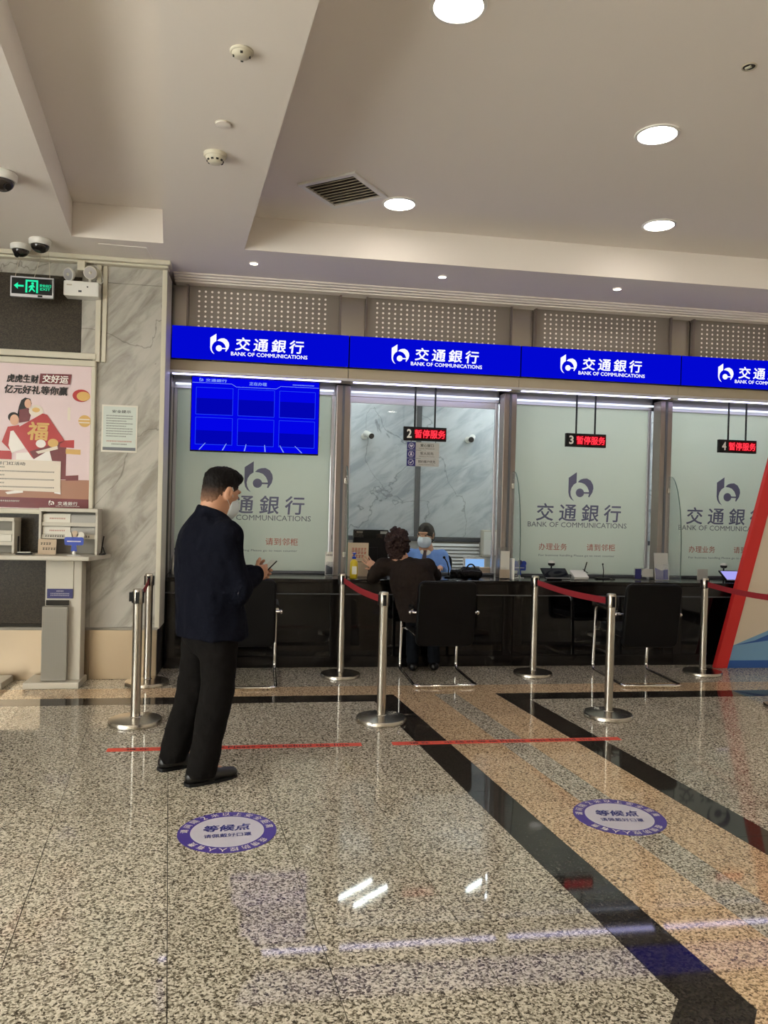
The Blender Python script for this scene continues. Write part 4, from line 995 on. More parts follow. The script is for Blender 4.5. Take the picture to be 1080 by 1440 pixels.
def holder(x, y, w, h, label, cover, bandm, tilt=0.12, acr=True):
    t = thing('leaflet_holder', (x, y, ZC), label, 'leaflet holder', 'leaflet holders on the counter')
    f = lambda z: y + (z - ZC) * tilt
    m = MB(); m.plate([(x - w / 2, ZC + 0.004), (x + w / 2, ZC + 0.004), (x + w / 2, ZC + h), (x - w / 2, ZC + h)], y, y + 0.003)
    m.v = [(a, b + (c - ZC) * tilt, c) for a, b, c in m.v]; m.build('leaflet', cover, t)
    m = MB().plate([(x - w / 2 + 0.006, ZC + 0.01), (x + w / 2 - 0.006, ZC + 0.01), (x + w / 2 - 0.006, ZC + h * 0.42), (x, ZC + h * 0.36), (x - w / 2 + 0.006, ZC + h * 0.46)], y - 0.0012, y - 0.0004)
    m.v = [(a, b + (c - ZC) * tilt, c) for a, b, c in m.v]; m.build('printed_block', bandm, t)
    m = MB().box(x - w / 2 - 0.004, x + w / 2 + 0.004, y - 0.012, y - 0.009, ZC, ZC + h * 0.6).box(x - w / 2 - 0.004, x + w / 2 + 0.004, y - 0.012, y + 0.05, ZC, ZC + 0.003)
    m.build('acrylic_pocket', 'acryl', t)
    return t
h1 = holder(0.667, 7.36, 0.115, 0.225, 'white leaflet holder with black picture beside the glass shield', 'paper', 'greyd', 0.1)
dashes(h1, 0.62, 0.715, 7.372, ZC + 0.195, 0.014, 'ink')
ca = thing('notice_card', (0.915, 7.30, ZC), 'cream notice card with red print behind the yellow bottle', 'card')
MB().box(0.805, 1.015, 7.31, 7.316, ZC, ZC + 0.32).build('card', 'kraft', ca)
MB().box(0.80, 1.02, 7.29, 7.35, ZC, ZC + 0.006).build('base', 'acryl', ca)
for zz, w in ((1.08, 0.13), (1.045, 0.13), (1.01, 0.12)): dashes(ca, 0.92 - w / 2, 0.92 + w / 2, 7.3085, zz, 0.026, 'rtext')
dashes(ca, 0.86, 0.98, 7.3085, 0.96, 0.012, 'ink')

bg = thing('handbag', (1.93, 7.14, ZC), 'black quilted handbag lying on the counter beside the seated person', 'handbag')
sdf_build('bag_body', [('add', cone((1.90, 7.15, ZC + 0.052), (2.045, 7.16, ZC + 0.05), 0.052, 0.052, [((0, 1, 0), 0.85)]), 0.02), ('add', cone((1.92, 7.16, ZC + 0.09), (2.03, 7.16, ZC + 0.085), 0.026, 0.024), 0.03), ('cut', half((0, 0, ZC + 0.002), (0, 0, -1)), 0)], 0.006, 'leather', bg, 1, (0.005, 40, 1))
MB().tube([(1.975 + 0.04 * math.cos(a), 7.13, ZC + 0.10 + 0.045 * math.sin(a)) for a in [math.pi * i / 12 for i in range(13)]], 0.007, 8).build('handle', 'leather', bg, smooth=True)
sdf_build('strap_bundle', [('add', ell((1.80 + 0.03 * (i % 3) + 0.01 * (i % 2), 7.13 + 0.02 * (i % 2), ZC + 0.03 + 0.02 * (i // 3)), (0.028, 0.03, 0.024)), 0.008) for i in range(9)] + [('cut', half((0, 0, ZC + 0.002), (0, 0, -1)), 0)], 0.006, 'leather', bg, 0, (0.007, 60, 1))
MB().tube([(1.89, 7.093, ZC + 0.082), (1.97, 7.085, ZC + 0.088), (2.06, 7.095, ZC + 0.08)], 0.003, 6).build('zip', 'greyd', bg, smooth=True)
mc = thing('microphone', (1.80, 7.30, ZC), 'dark gooseneck microphone standing beside the handbag', 'microphone')
MB().lathe([(0.04, 0), (0.04, 0.012), (0.01, 0.02)], (1.80, 7.30, ZC), 18).build('base', 'black', mc, smooth=True)
MB().tube([(1.80, 7.30, ZC + 0.01), (1.80, 7.30, ZC + 0.09), (1.785, 7.31, ZC + 0.15), (1.76, 7.32, ZC + 0.19)], 0.006, 8).build('neck', 'black', mc, smooth=True)
MB().ball((1.758, 7.322, ZC + 0.193), 0.014, n=12, m=8).build('head', 'black', mc, smooth=True)
ac = thing('acrylic_box', (2.34, 7.22, ZC), 'clear acrylic box with leaflets beside the glass shield', 'acrylic box')
MB().box(2.28, 2.40, 7.20, 7.26, ZC + 0.002, ZC + 0.31).build('box', 'acryl', ac); MB().box(2.29, 2.39, 7.225, 7.232, ZC + 0.01, ZC + 0.09).build('contents', 'kraft', ac); MB().box(2.30, 2.39, 7.24, 7.245, ZC + 0.01, ZC + 0.27).build('leaflet', 'paper', ac)
MB().box(2.405, 2.425, 7.19, 7.27, ZC, ZC + 0.20).build('white_strip', 'white', ac)
standee(2.53, 7.35, ZC, 1.05, 'small blue acrylic ornament on the counter beside the glass shield', 'bluep', 'navylab')

def tablet(x, y, scr_m, label, w=0.26):
    t = thing('sign_tablet', (x, y, ZC), label, 'tablet', 'signing tablets on the counter')
    Rt = Matrix.Rotation(math.radians(32), 3, 'X'); c0 = Vector((x, y, ZC + 0.055))
    MB().obox(c0, w, 0.17, 0.014, Rt).build('body', 'black', t, bevel=0.003)
    MB().obox(c0 + Rt @ Vector((0, 0, 0.0075)), w - 0.03, 0.14, 0.001, Rt).build('display', scr_m, t)
    MB().prism([(x - 0.06, y - 0.03), (x + 0.06, y - 0.03), (x + 0.06, y + 0.07), (x - 0.06, y + 0.07)], ZC, ZC + 0.03).build('stand', 'black', t, bevel=0.003)
    MB().obox(c0 + Rt @ Vector((0, -0.079, 0.0076)), w - 0.01, 0.006, 0.001, Rt).build('edge_strip', 'paper2', t)
    return t
def webcam(x, y, label):
    t = thing('desk_camera', (x, y, ZC), label, 'camera', 'small black desk cameras')
    MB().cyl((x, y, ZC), (x, y, ZC + 0.13), 0.008, n=10).lathe([(0.03, 0), (0.03, 0.006), (0.008, 0.01)], (x, y, ZC), 16).build('stem', 'black', t, smooth=True)
    MB().lathe([(0.02, 0.12), (0.034, 0.13), (0.034, 0.155), (0.03, 0.168), (0.02, 0.17)], (x, y, ZC), 20).build('head', 'black', t, smooth=True)
    MB().lathe([(0.035, 0.150), (0.035, 0.156), (0.03, 0.1685), (0.012, 0.172)], (x, y, ZC), 20).build('white_cap', 'white', t, smooth=True)
tablet(2.86, 7.24, 'bglass', 'dark signing tablet on the counter below window three'); webcam(2.88, 7.40, 'small camera behind the dark signing tablet')
tablet(4.78, 7.24, 'lilac', 'lilac lit signing tablet near the red board', 0.28); webcam(4.77, 7.42, 'small camera behind the lilac lit tablet')
rd = thing('card_reader', (3.12, 7.26, ZC), 'white card reader with dark keypad and upright pen', 'card reader')
Rt = Matrix.Rotation(math.radians(25), 3, 'X')
MB().obox((3.12, 7.27, ZC + 0.046), 0.15, 0.14, 0.03, Rt).build('body', 'white', rd, bevel=0.006); MB().obox(Vector((3.12, 7.28, ZC + 0.046)) + Rt @ Vector((-0.01, 0.015, 0.0155)), 0.10, 0.08, 0.002, Rt).build('keypad', 'greyd', rd)
MB().prism([(3.06, 7.25), (3.18, 7.25), (3.18, 7.33), (3.06, 7.33)], ZC, ZC + 0.025).build('base', 'white', rd)
MB().cyl((3.175, 7.30, ZC + 0.04), (3.215, 7.31, ZC + 0.17), 0.006, n=8).build('pen', 'black', rd, smooth=True); MB().cyl((3.165, 7.29, ZC + 0.10), (3.225, 7.30, ZC + 0.06), 0.004, n=8).build('pen_cord', 'black', rd, smooth=True)
ms = thing('microphone', (3.40, 7.32, ZC), 'thin black desk microphone below window three', 'microphone')
MB().box(3.32, 3.46, 7.30, 7.36, ZC, ZC + 0.015).build('base', 'black', ms, bevel=0.004); MB().tube([(3.40, 7.33, ZC + 0.01), (3.405, 7.335, ZC + 0.08), (3.395, 7.335, ZC + 0.145)], 0.005, 8).build('neck', 'black', ms, smooth=True); MB().ball((3.395, 7.335, ZC + 0.15), 0.009, n=10, m=6).build('head', 'black', ms, smooth=True)
MB().tube([(3.33, 7.28, ZC + 0.004), (3.42, 7.25, ZC + 0.004), (3.50, 7.27, ZC + 0.004), (3.47, 7.31, ZC + 0.02)], 0.004, 6).build('cord', 'black', ms, smooth=True)
nc = thing('name_card', (3.82, 7.30, ZC), 'clear desk stand with a small photo card behind the third chair', 'card')
MB().box(3.715, 3.93, 7.30, 7.306, ZC, ZC + 0.12).build('acrylic', 'acryl', nc); MB().box(3.725, 3.79, 7.297, 7.299, ZC + 0.01, ZC + 0.11).build('photo', 'navylab', nc); MB().box(3.80, 3.92, 7.297, 7.299, ZC + 0.03, ZC + 0.11).build('card', 'paper2', nc); MB().box(3.71, 3.935, 7.285, 7.33, ZC, ZC + 0.004).build('base', 'acryl', nc)
h2 = holder(3.985, 7.24, 0.15, 0.275, 'tall brochure holder with a blue print beside the glass shield', 'paper2', 'navy', 0.14)
nc = thing('name_card', (4.50, 7.36, ZC), 'small clear card stand left of the lilac tablet', 'card')
MB().box(4.44, 4.555, 7.36, 7.365, ZC, ZC + 0.11).build('card', 'paper2', nc); MB().box(4.43, 4.565, 7.35, 7.39, ZC, ZC + 0.004).build('base', 'acryl', nc)

# ------------------------------------------------------------------ behind the open window
mo = thing('monitor', (1.07, 7.72, ZC), 'black monitor seen from behind at the open window', 'monitor')
MB().box(0.912, 1.270, 7.70, 7.74, ZC + 0.035, 1.255).build('back_shell', 'black', mo, bevel=0.008); MB().box(1.02, 1.16, 7.69, 7.702, 0.92, 1.08).build('back_hump', 'black', mo, bevel=0.004)
MB().cyl((1.09, 7.75, ZC), (1.09, 7.73, 0.94), 0.02, n=12).build('stem', 'black', mo); MB().box(0.97, 1.21, 7.68, 7.82, ZC, ZC + 0.01).build('foot', 'black', mo, bevel=0.003)
MB().box(1.185, 1.255, 7.6985, 7.7005, 1.215, 1.24).build('sticker', 'paper2', mo); dashes(mo, 0.945, 1.01, 7.6988, 1.228, 0.014, 'slat')
so = thing('small_screen', (2.20, 7.80, ZC), 'small pale blue lit screen behind the open window', 'screen')
MB().box(2.08, 2.32, 7.80, 7.82, ZC + 0.01, ZC + 0.165).build('bezel', 'white', so, bevel=0.004); MB().box(2.10, 2.30, 7.798, 7.8005, ZC + 0.03, ZC + 0.15).build('display', 'skyscr', so); MB().box(2.15, 2.25, 7.79, 7.85, ZC, ZC + 0.01).build('foot', 'white', so, bevel=0.003)
bx = thing('card_box', (2.26, 7.68, ZC), 'small beige card box in front of the lit screen', 'box')
MB().box(2.22, 2.34, 7.64, 7.71, ZC, ZC + 0.075).build('box', 'kraft', bx, bevel=0.003); MB().box(2.13, 2.21, 7.66, 7.665, ZC, ZC + 0.085).build('photo_card', 'paper2', bx); MB().box(2.225, 2.335, 7.6385, 7.6405, ZC + 0.045, ZC + 0.06).build('print', 'slat', bx)
wb = thing('wall_box', (2.82, YB - 0.1, 1.05), 'pale grey metal box on the office wall by the mullion', 'cabinet')
MB().box(2.70, 2.94, YB - 0.14, YB - 0.05, 0.90, 1.23).build('box', 'shelf', wb, bevel=0.006); MB().box(2.72, 2.92, YB - 0.143, YB - 0.139, 0.92, 1.21).build('door', 'white', wb, bevel=0.002); MB().box(2.90, 2.91, YB - 0.15, YB - 0.142, 1.05, 1.09).build('handle', 'greyd', wb)
lv = thing('louvre_blind', (2.3, YB - 0.02, 0.70), 'white slatted shutter under the dark rail in the office', 'shutter')
MB().box(2.02, 2.69, YB - 0.03, YB - 0.008, 0.66, 1.07).build('backing', 'shelf2', lv)
for i in range(9): MB().obox((2.355, YB - 0.045, 0.69 + i * 0.043), 0.67, 0.006, 0.034, Matrix.Rotation(math.radians(-22), 3, 'X')).build('slat', 'louvre', lv)

# ------------------------------------------------------------------ visitor chairs
def make_chair():
    t = thing('visitor_chair', (0, 0, 0))
    hw = 0.262; r_ = 0.015
    def arc(c, a0, a1, rad, ax1, ax2, n=6): return [Vector(c) + Vector(ax1) * rad * math.cos(math.radians(a0 + (a1 - a0) * i / n)) + Vector(ax2) * rad * math.sin(math.radians(a0 + (a1 - a0) * i / n)) for i in range(n + 1)]
    path = []
    def side(s):
        p = []
        p += arc((s * (hw - 0.05), -0.29, r_), 270, 360, 0.05, (s, 0, 0), (0, 1, 0))
        p += arc((s * hw, 0.30, r_ + 0.06), 270, 360, 0.06, (0, 1, 0), (0, 0, 1))
        p += arc((s * hw, 0.26, 0.57), 0, 90, 0.06, (0, 1, 0), (0, 0, 1))
        p += [Vector((s * hw, -0.20, 0.625))]
        return p
    L = side(-1); Rr = side(1)
    MB().tube(L[::-1] + Rr, r_, 10).build('tube_frame', 'chrome', t, smooth=True)
    for s in (-1, 1):
        MB().tube([(s * hw, 0.22, 0.645), (s * hw, 0.0, 0.648), (s * hw, -0.15, 0.645)], 0.017, 8).build('arm_pad', 'black', t, smooth=True)
        MB().cyl((s * (hw - 0.03), -0.235, 0.61), (s * (hw + 0.025), -0.225, 0.61), 0.010, n=10).ball((s * (hw + 0.03), -0.224, 0.61), 0.017, n=12, m=8).build('bolt', 'chrome', t, smooth=True)
        MB().tube([(s * (hw - 0.02), 0.24, 0.40), (s * (hw - 0.05), 0.10, 0.40), (s * (hw - 0.05), -0.20, 0.40)], 0.011, 8).build('seat_rail', 'chrome', t, smooth=True)
    MB().tube([(-hw, 0.325, 0.40), (hw, 0.325, 0.40)], 0.011, 8).build('cross_bar', 'chrome', t, smooth=True)
    m = MB(); pts = rrect(-0.245, 0.245, -0.27, 0.27, 0.07); m.prism([(a, b + 0.03) for a, b in pts], 0.41, 0.475); m.build('seat', 'leather', t, smooth=True, bevel=0.015, seg=3)
    m = MB().plate(rrect(-0.25, 0.25, 0.33, 0.885, 0.055), -0.275, -0.225); m.v = [(a, b - (c - 0.45) * 0.14 + 0.015 * (a / 0.25) ** 2 * -1, c) for a, b, c in m.v]
    bk = m.build('backrest', 'leather', t, smooth=True, bevel=0.016, seg=3)
    MB().box(-0.2, 0.2, -0.263, -0.258, 0.392, 0.398).build('seam', 'black', bk)
    return t
ch = make_chair()
cl = [(-0.115, 6.60, 0, 'visitor chair half hidden behind the standing person'), (1.545, 6.60, 0, 'visitor chair that the curly haired person is sitting on'), (3.36, 6.52, math.radians(-3), 'empty visitor chair in front of window three')]
for i, (x, y, rz, l) in enumerate(cl):
    o = ch if i == 0 else copy_tree(ch)
    o.location = (x, y, 0); o.rotation_euler = (0, 0, rz); tag(o, l, 'chair', 'black leather visitor chairs on chrome frames')

# ------------------------------------------------------------------ belt stanchions
def make_stanchion():
    t = thing('belt_stanchion', (0, 0, 0))
    MB().lathe([(0.170, 0.0), (0.176, 0.004), (0.176, 0.022), (0.170, 0.032), (0.11, 0.040), (0.04, 0.046), (0.036, 0.05)], (0, 0, 0), 40).build('base', 'steel', t, smooth=True)
    MB().lathe([(0.031, 0.045), (0.031, 0.80)], (0, 0, 0), 24).build('pole', 'steel', t, smooth=True)
    MB().lathe([(0.033, 0.80), (0.034, 0.805), (0.034, 0.893), (0.030, 0.90), (0.02, 0.902)], (0, 0, 0), 24).build('head', 'steel', t, smooth=True)
    m = MB()
    for a in range(4):
        R_ = Matrix.Rotation(a * math.pi / 2, 3, 'Z'); m.obox(R_ @ Vector((0, -0.034, 0.845)), 0.024, 0.010, 0.075, R_)
    m.build('belt_slots', 'black', t)
    return t
sp = make_stanchion()
SP = [(-0.801, 5.37, 'front left stanchion beside the standing person'), (-0.885, 6.50, 'stanchion in front of the marble corner'), (0.713, 6.72, 'stanchion left of the seated person close to the counter'),
      (0.855, 5.315, 'front stanchion nearest the gap between the red floor tapes'), (2.466, 6.72, 'stanchion right of the seated person close to the counter'), (2.536, 5.32, 'front stanchion before the empty third chair'),
      (4.12, 6.70, 'stanchion beside the red edged board'), (4.09, 5.46, 'stanchion cut by the right picture edge')]
ST = []
for i, (x, y, l) in enumerate(SP):
    o = sp if i == 0 else copy_tree(sp)
    ST.append(o); tag(o, l, 'stanchion', 'steel belt stanchions')
for a, b in ((0, 1), (3, 2), (5, 4), (7, 6)):
    xa, ya, _ = SP[a]; xb, yb, _ = SP[b]
    d = Vector((xb - xa, yb - ya, 0)); L = d.length; d.normalize(); n = Vector((-d.y, d.x, 0)) * 0.0012
    vs = []; N = 14
    for i in range(N + 1):
        t_ = 0.036 + (L - 0.072) * i / N; sag = 0.018 * math.sin(math.pi * i / N); p = d * t_
        for nn, zz in ((n, 0.82), (n, 0.868), (-n, 0.868), (-n, 0.82)): vs.append(p + nn + Vector((0, 0, zz - sag)))
    fs = [(i * 4 + j, i * 4 + (j + 1) % 4, (i + 1) * 4 + (j + 1) % 4, (i + 1) * 4 + j) for i in range(N) for j in range(4)] + [(3, 2, 1, 0), (N * 4, N * 4 + 1, N * 4 + 2, N * 4 + 3)]
    MB().add(vs, fs).build('belt', 'redbelt', ST[a])
    MB().obox(d * (L - 0.042) + Vector((0, 0, 0.845)), 0.02, 0.012, 0.055, Matrix.Rotation(math.atan2(d.y, d.x), 3, 'Z')).build('belt_clip', 'black', ST[a])
    MB().obox(Vector((-0.045, 0, 0.848)) if a == 0 else d * 0.040 + Vector((0, 0, 0.845)), 0.022, 0.035, 0.06, Matrix.Rotation(0 if a == 0 else math.atan2(d.y, d.x), 3, 'Z')).build('belt_cassette', 'black', ST[a])
for o, (x, y, l) in zip(ST, SP): o.location = (x, y, 0)

# ------------------------------------------------------------------ floor stickers and tapes
def sticker(x, y, rot, label):
    t = thing('floor_sticker', (x, y, 0), label, 'floor sticker', 'round purple waiting point stickers')
    R_ = Matrix.Rotation(rot, 3, 'Z'); o = Vector((x, y, 0))
    def disc(r, z, n=48): return MB().add([o + Vector((r * math.cos(2 * math.pi * i / n), r * math.sin(2 * math.pi * i / n), zz)) for zz in (0.0002, z) for i in range(n)], [tuple(range(n, 2 * n))] + [(i, (i + 1) % n, n + (i + 1) % n, n + i) for i in range(n)])
    disc(0.222, 0.0012).build('ring', 'purple', t); disc(0.165, 0.0018).build('centre', 'lilacp', t)
    ex = R_ @ Vector((1, 0, 0)); ey = R_ @ Vector((0, 1, 0)); z = Vector((0, 0, 0.0024))
    text('等候点', o + z + ey * 0.035, 0.215, 0.072, 'navy', t, ex, ey, bold=0.03, shear=0.18)
    text('请佩戴好口罩', o + z - ey * 0.045, 0.21, 0.040, 'navy', t, ex, ey, bold=0.012)
    z = Vector((0, 0, 0.0019))
    for s_, a0, a1 in (('请间隔2米以上安全距离', 172, 8), ('疫情防控人人有责', -38, -142)):
        for i, c_ in enumerate(s_):
            a = math.radians(a0 + (a1 - a0) * i / (len(s_) - 1)); rad = R_ @ Vector((math.cos(a), math.sin(a), 0)); tan = R_ @ Vector((math.sin(a), -math.cos(a), 0))
            text(c_, o + z + rad * 0.1935, None, 0.036, 'pwhite', t, tan, rad, bold=0.006)
sticker(-0.118, 3.575, math.radians(4), 'round purple waiting point sticker in front of the standing person')
sticker(1.775, 3.57, math.radians(-8), 'round purple waiting point sticker on the tan stone band')
for x0, x1, l in ((-0.876, 0.654, 'red floor tape with waiting text under the standing person'), (0.849, 2.376, 'red floor tape with waiting text across the tan stone')):
    t = thing('floor_tape', ((x0 + x1) / 2, 4.80, 0), l, 'floor tape', 'red waiting line tapes')
    MB().box(x0, x1, 4.770, 4.835, 0.0003, 0.0012).build('tape', 'tape', t)
    text('请在一米线外等候', (x0 + 0.40, 4.803, 0.0016), 0.58, 0.036, 'ink', t, (1, 0, 0), (0, 1, 0), bold=0.012, spacing=1.3)
    text('Please wait behind the line', (x0 + 1.08, 4.803, 0.0016), 0.74, 0.040, 'ink', t, (1, 0, 0), (0, 1, 0), bold=0.012, spacing=1.15)

# ------------------------------------------------------------------ red edged board at the right
bo = thing('display_board', (5.2, 6.95, 0), 'slanted white and blue display board with red edge at the right', 'display board')
sl_ = 0.50 / 1.95; zt = 2.45; X0 = 4.40
Q = lambda a, z: (a + sl_ * z, z)
MB().plate([Q(X0 + 0.12, 0.0), Q(5.75, 0.0), Q(5.75, zt), Q(X0 + 0.12, zt)], 6.945, 6.985).build('panel', 'creamb', bo)
MB().plate([Q(X0, 0.0), Q(X0 + 0.13, 0.0), Q(X0 + 0.13, zt), Q(X0, zt)], 6.935, 6.99).build('red_edge', 'redboard', bo, bevel=0.004)
MB().plate([Q(X0 + 0.13, 0.0), Q(5.75, 0.0), Q(5.75, 0.075), Q(X0 + 0.13, 0.075)], 6.941, 6.945).build('blue_base', 'blueb', bo)
wv = [Q(X0 + 0.13, 0.075), Q(5.75, 0.075), Q(5.75, 0.62), Q(5.4, 0.60), Q(5.1, 0.52), Q(4.85, 0.36), Q(X0 + 0.13, 0.22)]
MB().plate(wv, 6.9425, 6.945).build('wave_print', 'blueb2', bo)
wv = [Q(X0 + 0.13, 0.22), Q(4.75, 0.27), Q(4.95, 0.36), Q(5.25, 0.40), Q(5.75, 0.36), Q(5.75, 0.30), Q(5.2, 0.33), Q(4.9, 0.27)]
MB().plate(wv, 6.9415, 6.9425).build('wave_print', 'blueb', bo)
MB().box(5.3, 5.36, 6.99, 7.02, 0.0, 1.4).build('prop', 'greyd', bo)
# ------------------------------------------------------------------ people
A_ = lambda *v: np.array(v, float)
def hand(wrist, d, n, side, curl=0.5, s=1.0, spread=0.10):
    """palm and five fingers; d = finger direction, n = palm normal (palm side), side = +1 when the thumb lies along cross(d, n)"""
    d = unit(d); n = unit(n - d * (n @ d)); t = np.cross(d, n) * side                # t points to the thumb
    w = np.asarray(wrist, float); P = []
    pc = w + d * 0.048 * s
    P.append(('add', ell(pc, (0.046 * s, 0.040 * s, 0.016 * s), (d, t, n)), 0.012))
    P.append(('add', cone(w - d * 0.03, w + d * 0.03 * s, 0.026 * s, 0.026 * s, [(n, 1.35)]), 0.015))
    for i, (o, L) in enumerate(((0.028, 0.078), (0.010, 0.086), (-0.009, 0.080), (-0.027, 0.062))):
        b = w + d * (0.080 - 0.006 * abs(i - 1)) * s + t * o * s; a = math.radians(8 + 62 * curl * 0.35); dd = unit(d + t * spread * (1.2 - i) * 0.5)
        r = 0.0092 * s if i < 3 else 0.0078 * s
        for q, f_ in enumerate((0.44, 0.31, 0.25)):
            v_ = dd * math.cos(a) + n * math.sin(a); e = b + v_ * L * f_ * s
            P.append(('add', cone(b, e, r, r * 0.9), 0.003)); b = e; a += math.radians(75 * curl); r *= 0.9
    b = w + d * 0.022 * s + t * 0.034 * s; v_ = unit(d * 0.75 + t * 0.75 + n * 0.35)
    for f_ in (0.038, 0.028): e = b + v_ * f_ * s; P.append(('add', cone(b, e, 0.0115 * s, 0.0095 * s), 0.006)); b = e; v_ = unit(v_ + d * 0.5 + n * 0.25 * curl)
    return P
def head(c, f, u, s=1.0):
    f = unit(f); u = unit(u - f * (u @ f)); r = np.cross(f, u); W = lambda a, b, d: np.asarray(c) + (r * a + f * b + u * d) * s
    E = lambda p, rr, ax=(r, f, u): ell(W(*p), A_(*rr) * s, ax)
    P = [('add', E((0, -0.012, 0.030), (0.074, 0.092, 0.085)), 0.02), ('add', E((0, 0.022, -0.035), (0.062, 0.068, 0.082)), 0.04),
         ('add', cone(W(-0.022, 0.055, -0.085), W(0.022, 0.055, -0.085), 0.026 * s, 0.026 * s), 0.03),
         ('add', cone(W(0, 0.086, 0.012), W(0, 0.106, -0.022), 0.008 * s, 0.014 * s), 0.014), ('add', E((0, 0.080, 0.038), (0.052, 0.018, 0.012)), 0.018),
         ('sub', E((-0.031, 0.100, 0.010), (0.018, 0.014, 0.010)), 0), ('sub', E((0.031, 0.100, 0.010), (0.018, 0.014, 0.010)), 0),
         ('add', E((-0.031, 0.074, 0.008), (0.015, 0.014, 0.011)), 0.004), ('add', E((0.031, 0.074, 0.008), (0.015, 0.014, 0.011)), 0.004),
         ('add', E((0, 0.086, -0.052), (0.024, 0.012, 0.010)), 0.008), ('sub', E((0, 0.101, -0.053), (0.020, 0.01, 0.002)), 0)]
    for sd in (-1, 1):
        ax = (unit(r * sd - f * 0.35), unit(f + r * sd * 0.35), u)
        P += [('add', ell(W(sd * 0.081, -0.014, 0.0), A_(0.010, 0.022, 0.036) * s, ax), 0.005), ('sub', ell(W(sd * 0.093, -0.010, 0.002), A_(0.007, 0.010, 0.019) * s, ax), 0), ('add', ell(W(sd * 0.074, -0.008, -0.028), A_(0.007, 0.010, 0.010) * s, ax), 0.005)]
    return P, W, (r, f, u)
def eyes(W, ax, parent, s=1.0):
    for sd in (-1, 1):
        p = W(sd * 0.031, 0.0845, 0.009)
        R_ = Matrix([[ax[0][i], ax[1][i], ax[2][i]] for i in range(3)])
        MB().ball(p, 0.0115 * s, 0.005 * s, 0.0055 * s, 12, 8, R_).build('eye', 'ink', parent, smooth=True)
        q = [W(sd * x, 0.0905 - abs(x - 0.02) * 0.55, z) for x, z in ((0.013, 0.030), (0.030, 0.036), (0.048, 0.030))]
        MB().tube(q, 0.0025 * s, 6).build('eyebrow', 'hair', parent, smooth=True)
def mask(W, ax, parent, s=1.0):
    r, f, u = ax
    P = [('add', ell(W(0, 0.036, -0.056), A_(0.070, 0.083, 0.074) * s, ax), 0), ('add', cone(W(0, 0.100, -0.012), W(0, 0.104, -0.05), 0.016 * s, 0.022 * s), 0.03),
         ('cut', half(W(0, 0.030, 0), -f), 0), ('cut', half(W(0, 0.07, -0.004), u), 0), ('cut', half(W(0, 0.05, -0.122), -u), 0)]
    mk = sdf_build('face_mask', P, 0.004, 'maskm', parent, 2)
    for sd in (-1, 1):
        MB().tube([W(sd * 0.064, 0.034, -0.014), W(sd * 0.079, 0.008, 0.012), W(sd * 0.087, 0.004, 0.022), W(sd * 0.090, -0.010, 0.034)], 0.0012 * s, 6).build('ear_loop', 'maskm', mk, smooth=True)
        MB().tube([W(sd * 0.058, 0.038, -0.075), W(sd * 0.076, 0.010, -0.050), W(sd * 0.083, -0.004, -0.042), W(sd * 0.084, -0.016, -0.034)], 0.0012 * s, 6).build('ear_loop', 'maskm', mk, smooth=True)
    return mk

# ---- standing person
man = thing('person', (-0.32, 4.32, 0), 'standing person in navy jacket, dark trousers and pale mask, seen from behind', 'person')
ph = math.radians(33); f_ = A_(math.cos(ph), math.sin(ph), 0); r_ = A_(math.sin(ph), -math.cos(ph), 0); z_ = A_(0, 0, 1)
pel = A_(-0.262, 4.31, 0.90); che = A_(-0.278, 4.30, 1.20); nek = A_(-0.266, 4.305, 1.402)
hyaw = math.radians(41); h0 = A_(math.cos(hyaw), math.sin(hyaw), 0); ti = math.radians(17)
hf = h0 * math.cos(ti) - z_ * math.sin(ti); hu = z_ * math.cos(ti) + h0 * math.sin(ti)
hc = A_(-0.222, 4.335, 1.540)
HP, HW, HA = head(hc, hf, hu, 1.07)
shR, shL = che + r_ * 0.172 + z_ * 0.108, che - r_ * 0.150 + z_ * 0.098
elR, wrR = A_(-0.112, 4.165, 1.035), A_(-0.03, 4.355, 1.105)
elL, wrL = A_(-0.235, 4.585, 1.06), A_(-0.035, 4.525, 1.085)
anR, anL = A_(-0.285, 4.20, 0.10), A_(-0.455, 4.45, 0.10)
hipR, hipL = pel + r_ * 0.092 - z_ * 0.04, pel - r_ * 0.092 - z_ * 0.04
knR, knL = (hipR + anR) / 2 + f_ * 0.045, (hipL + anL) / 2 + f_ * 0.045
B = list(HP)
B += [('add', cone(HW(0, -0.034, -0.040), nek - z_ * 0.01 - f_ * 0.012, 0.064, 0.070), 0.03), ('add', cone(nek - z_ * 0.04, che, 0.09, 0.13, [(f_, 1.3)]), 0.05), ('add', cone(che, pel, 0.14, 0.135, [(f_, 1.3)]), 0.05),
      ('add', cone(shR, shL, 0.05, 0.05), 0.04)]
for a, b, c in ((shR, elR, wrR), (shL, elL, wrL)): B += [('add', cone(a, b, 0.048, 0.040), 0.02), ('add', cone(b, c, 0.038, 0.027), 0.02)]
for a, b, c in ((hipR, knR, anR), (hipL, knL, anL)): B += [('add', cone(a, b, 0.075, 0.055), 0.03), ('add', cone(b, c, 0.05, 0.036), 0.02), ('add', cone(c, c + f_ * 0.12 - z_ * 0.06, 0.034, 0.026), 0.02)]
B += hand(wrR, A_(0.75, 0.62, 0.12), A_(-0.45, 0.75, -0.1), 1, 0.95, 1.0)
B += hand(wrL, A_(0.9, -0.22, 0.12), A_(0.15, -0.9, 0.25), -1, 0.95, 0.96)
sdf_build('body', B, 0.0045, 'skin', man, 1)
eyes(HW, HA, man, 1.07); mask(HW, HA, man, 1.07)
HH = lambda a, b, d: HW(a, b, d)
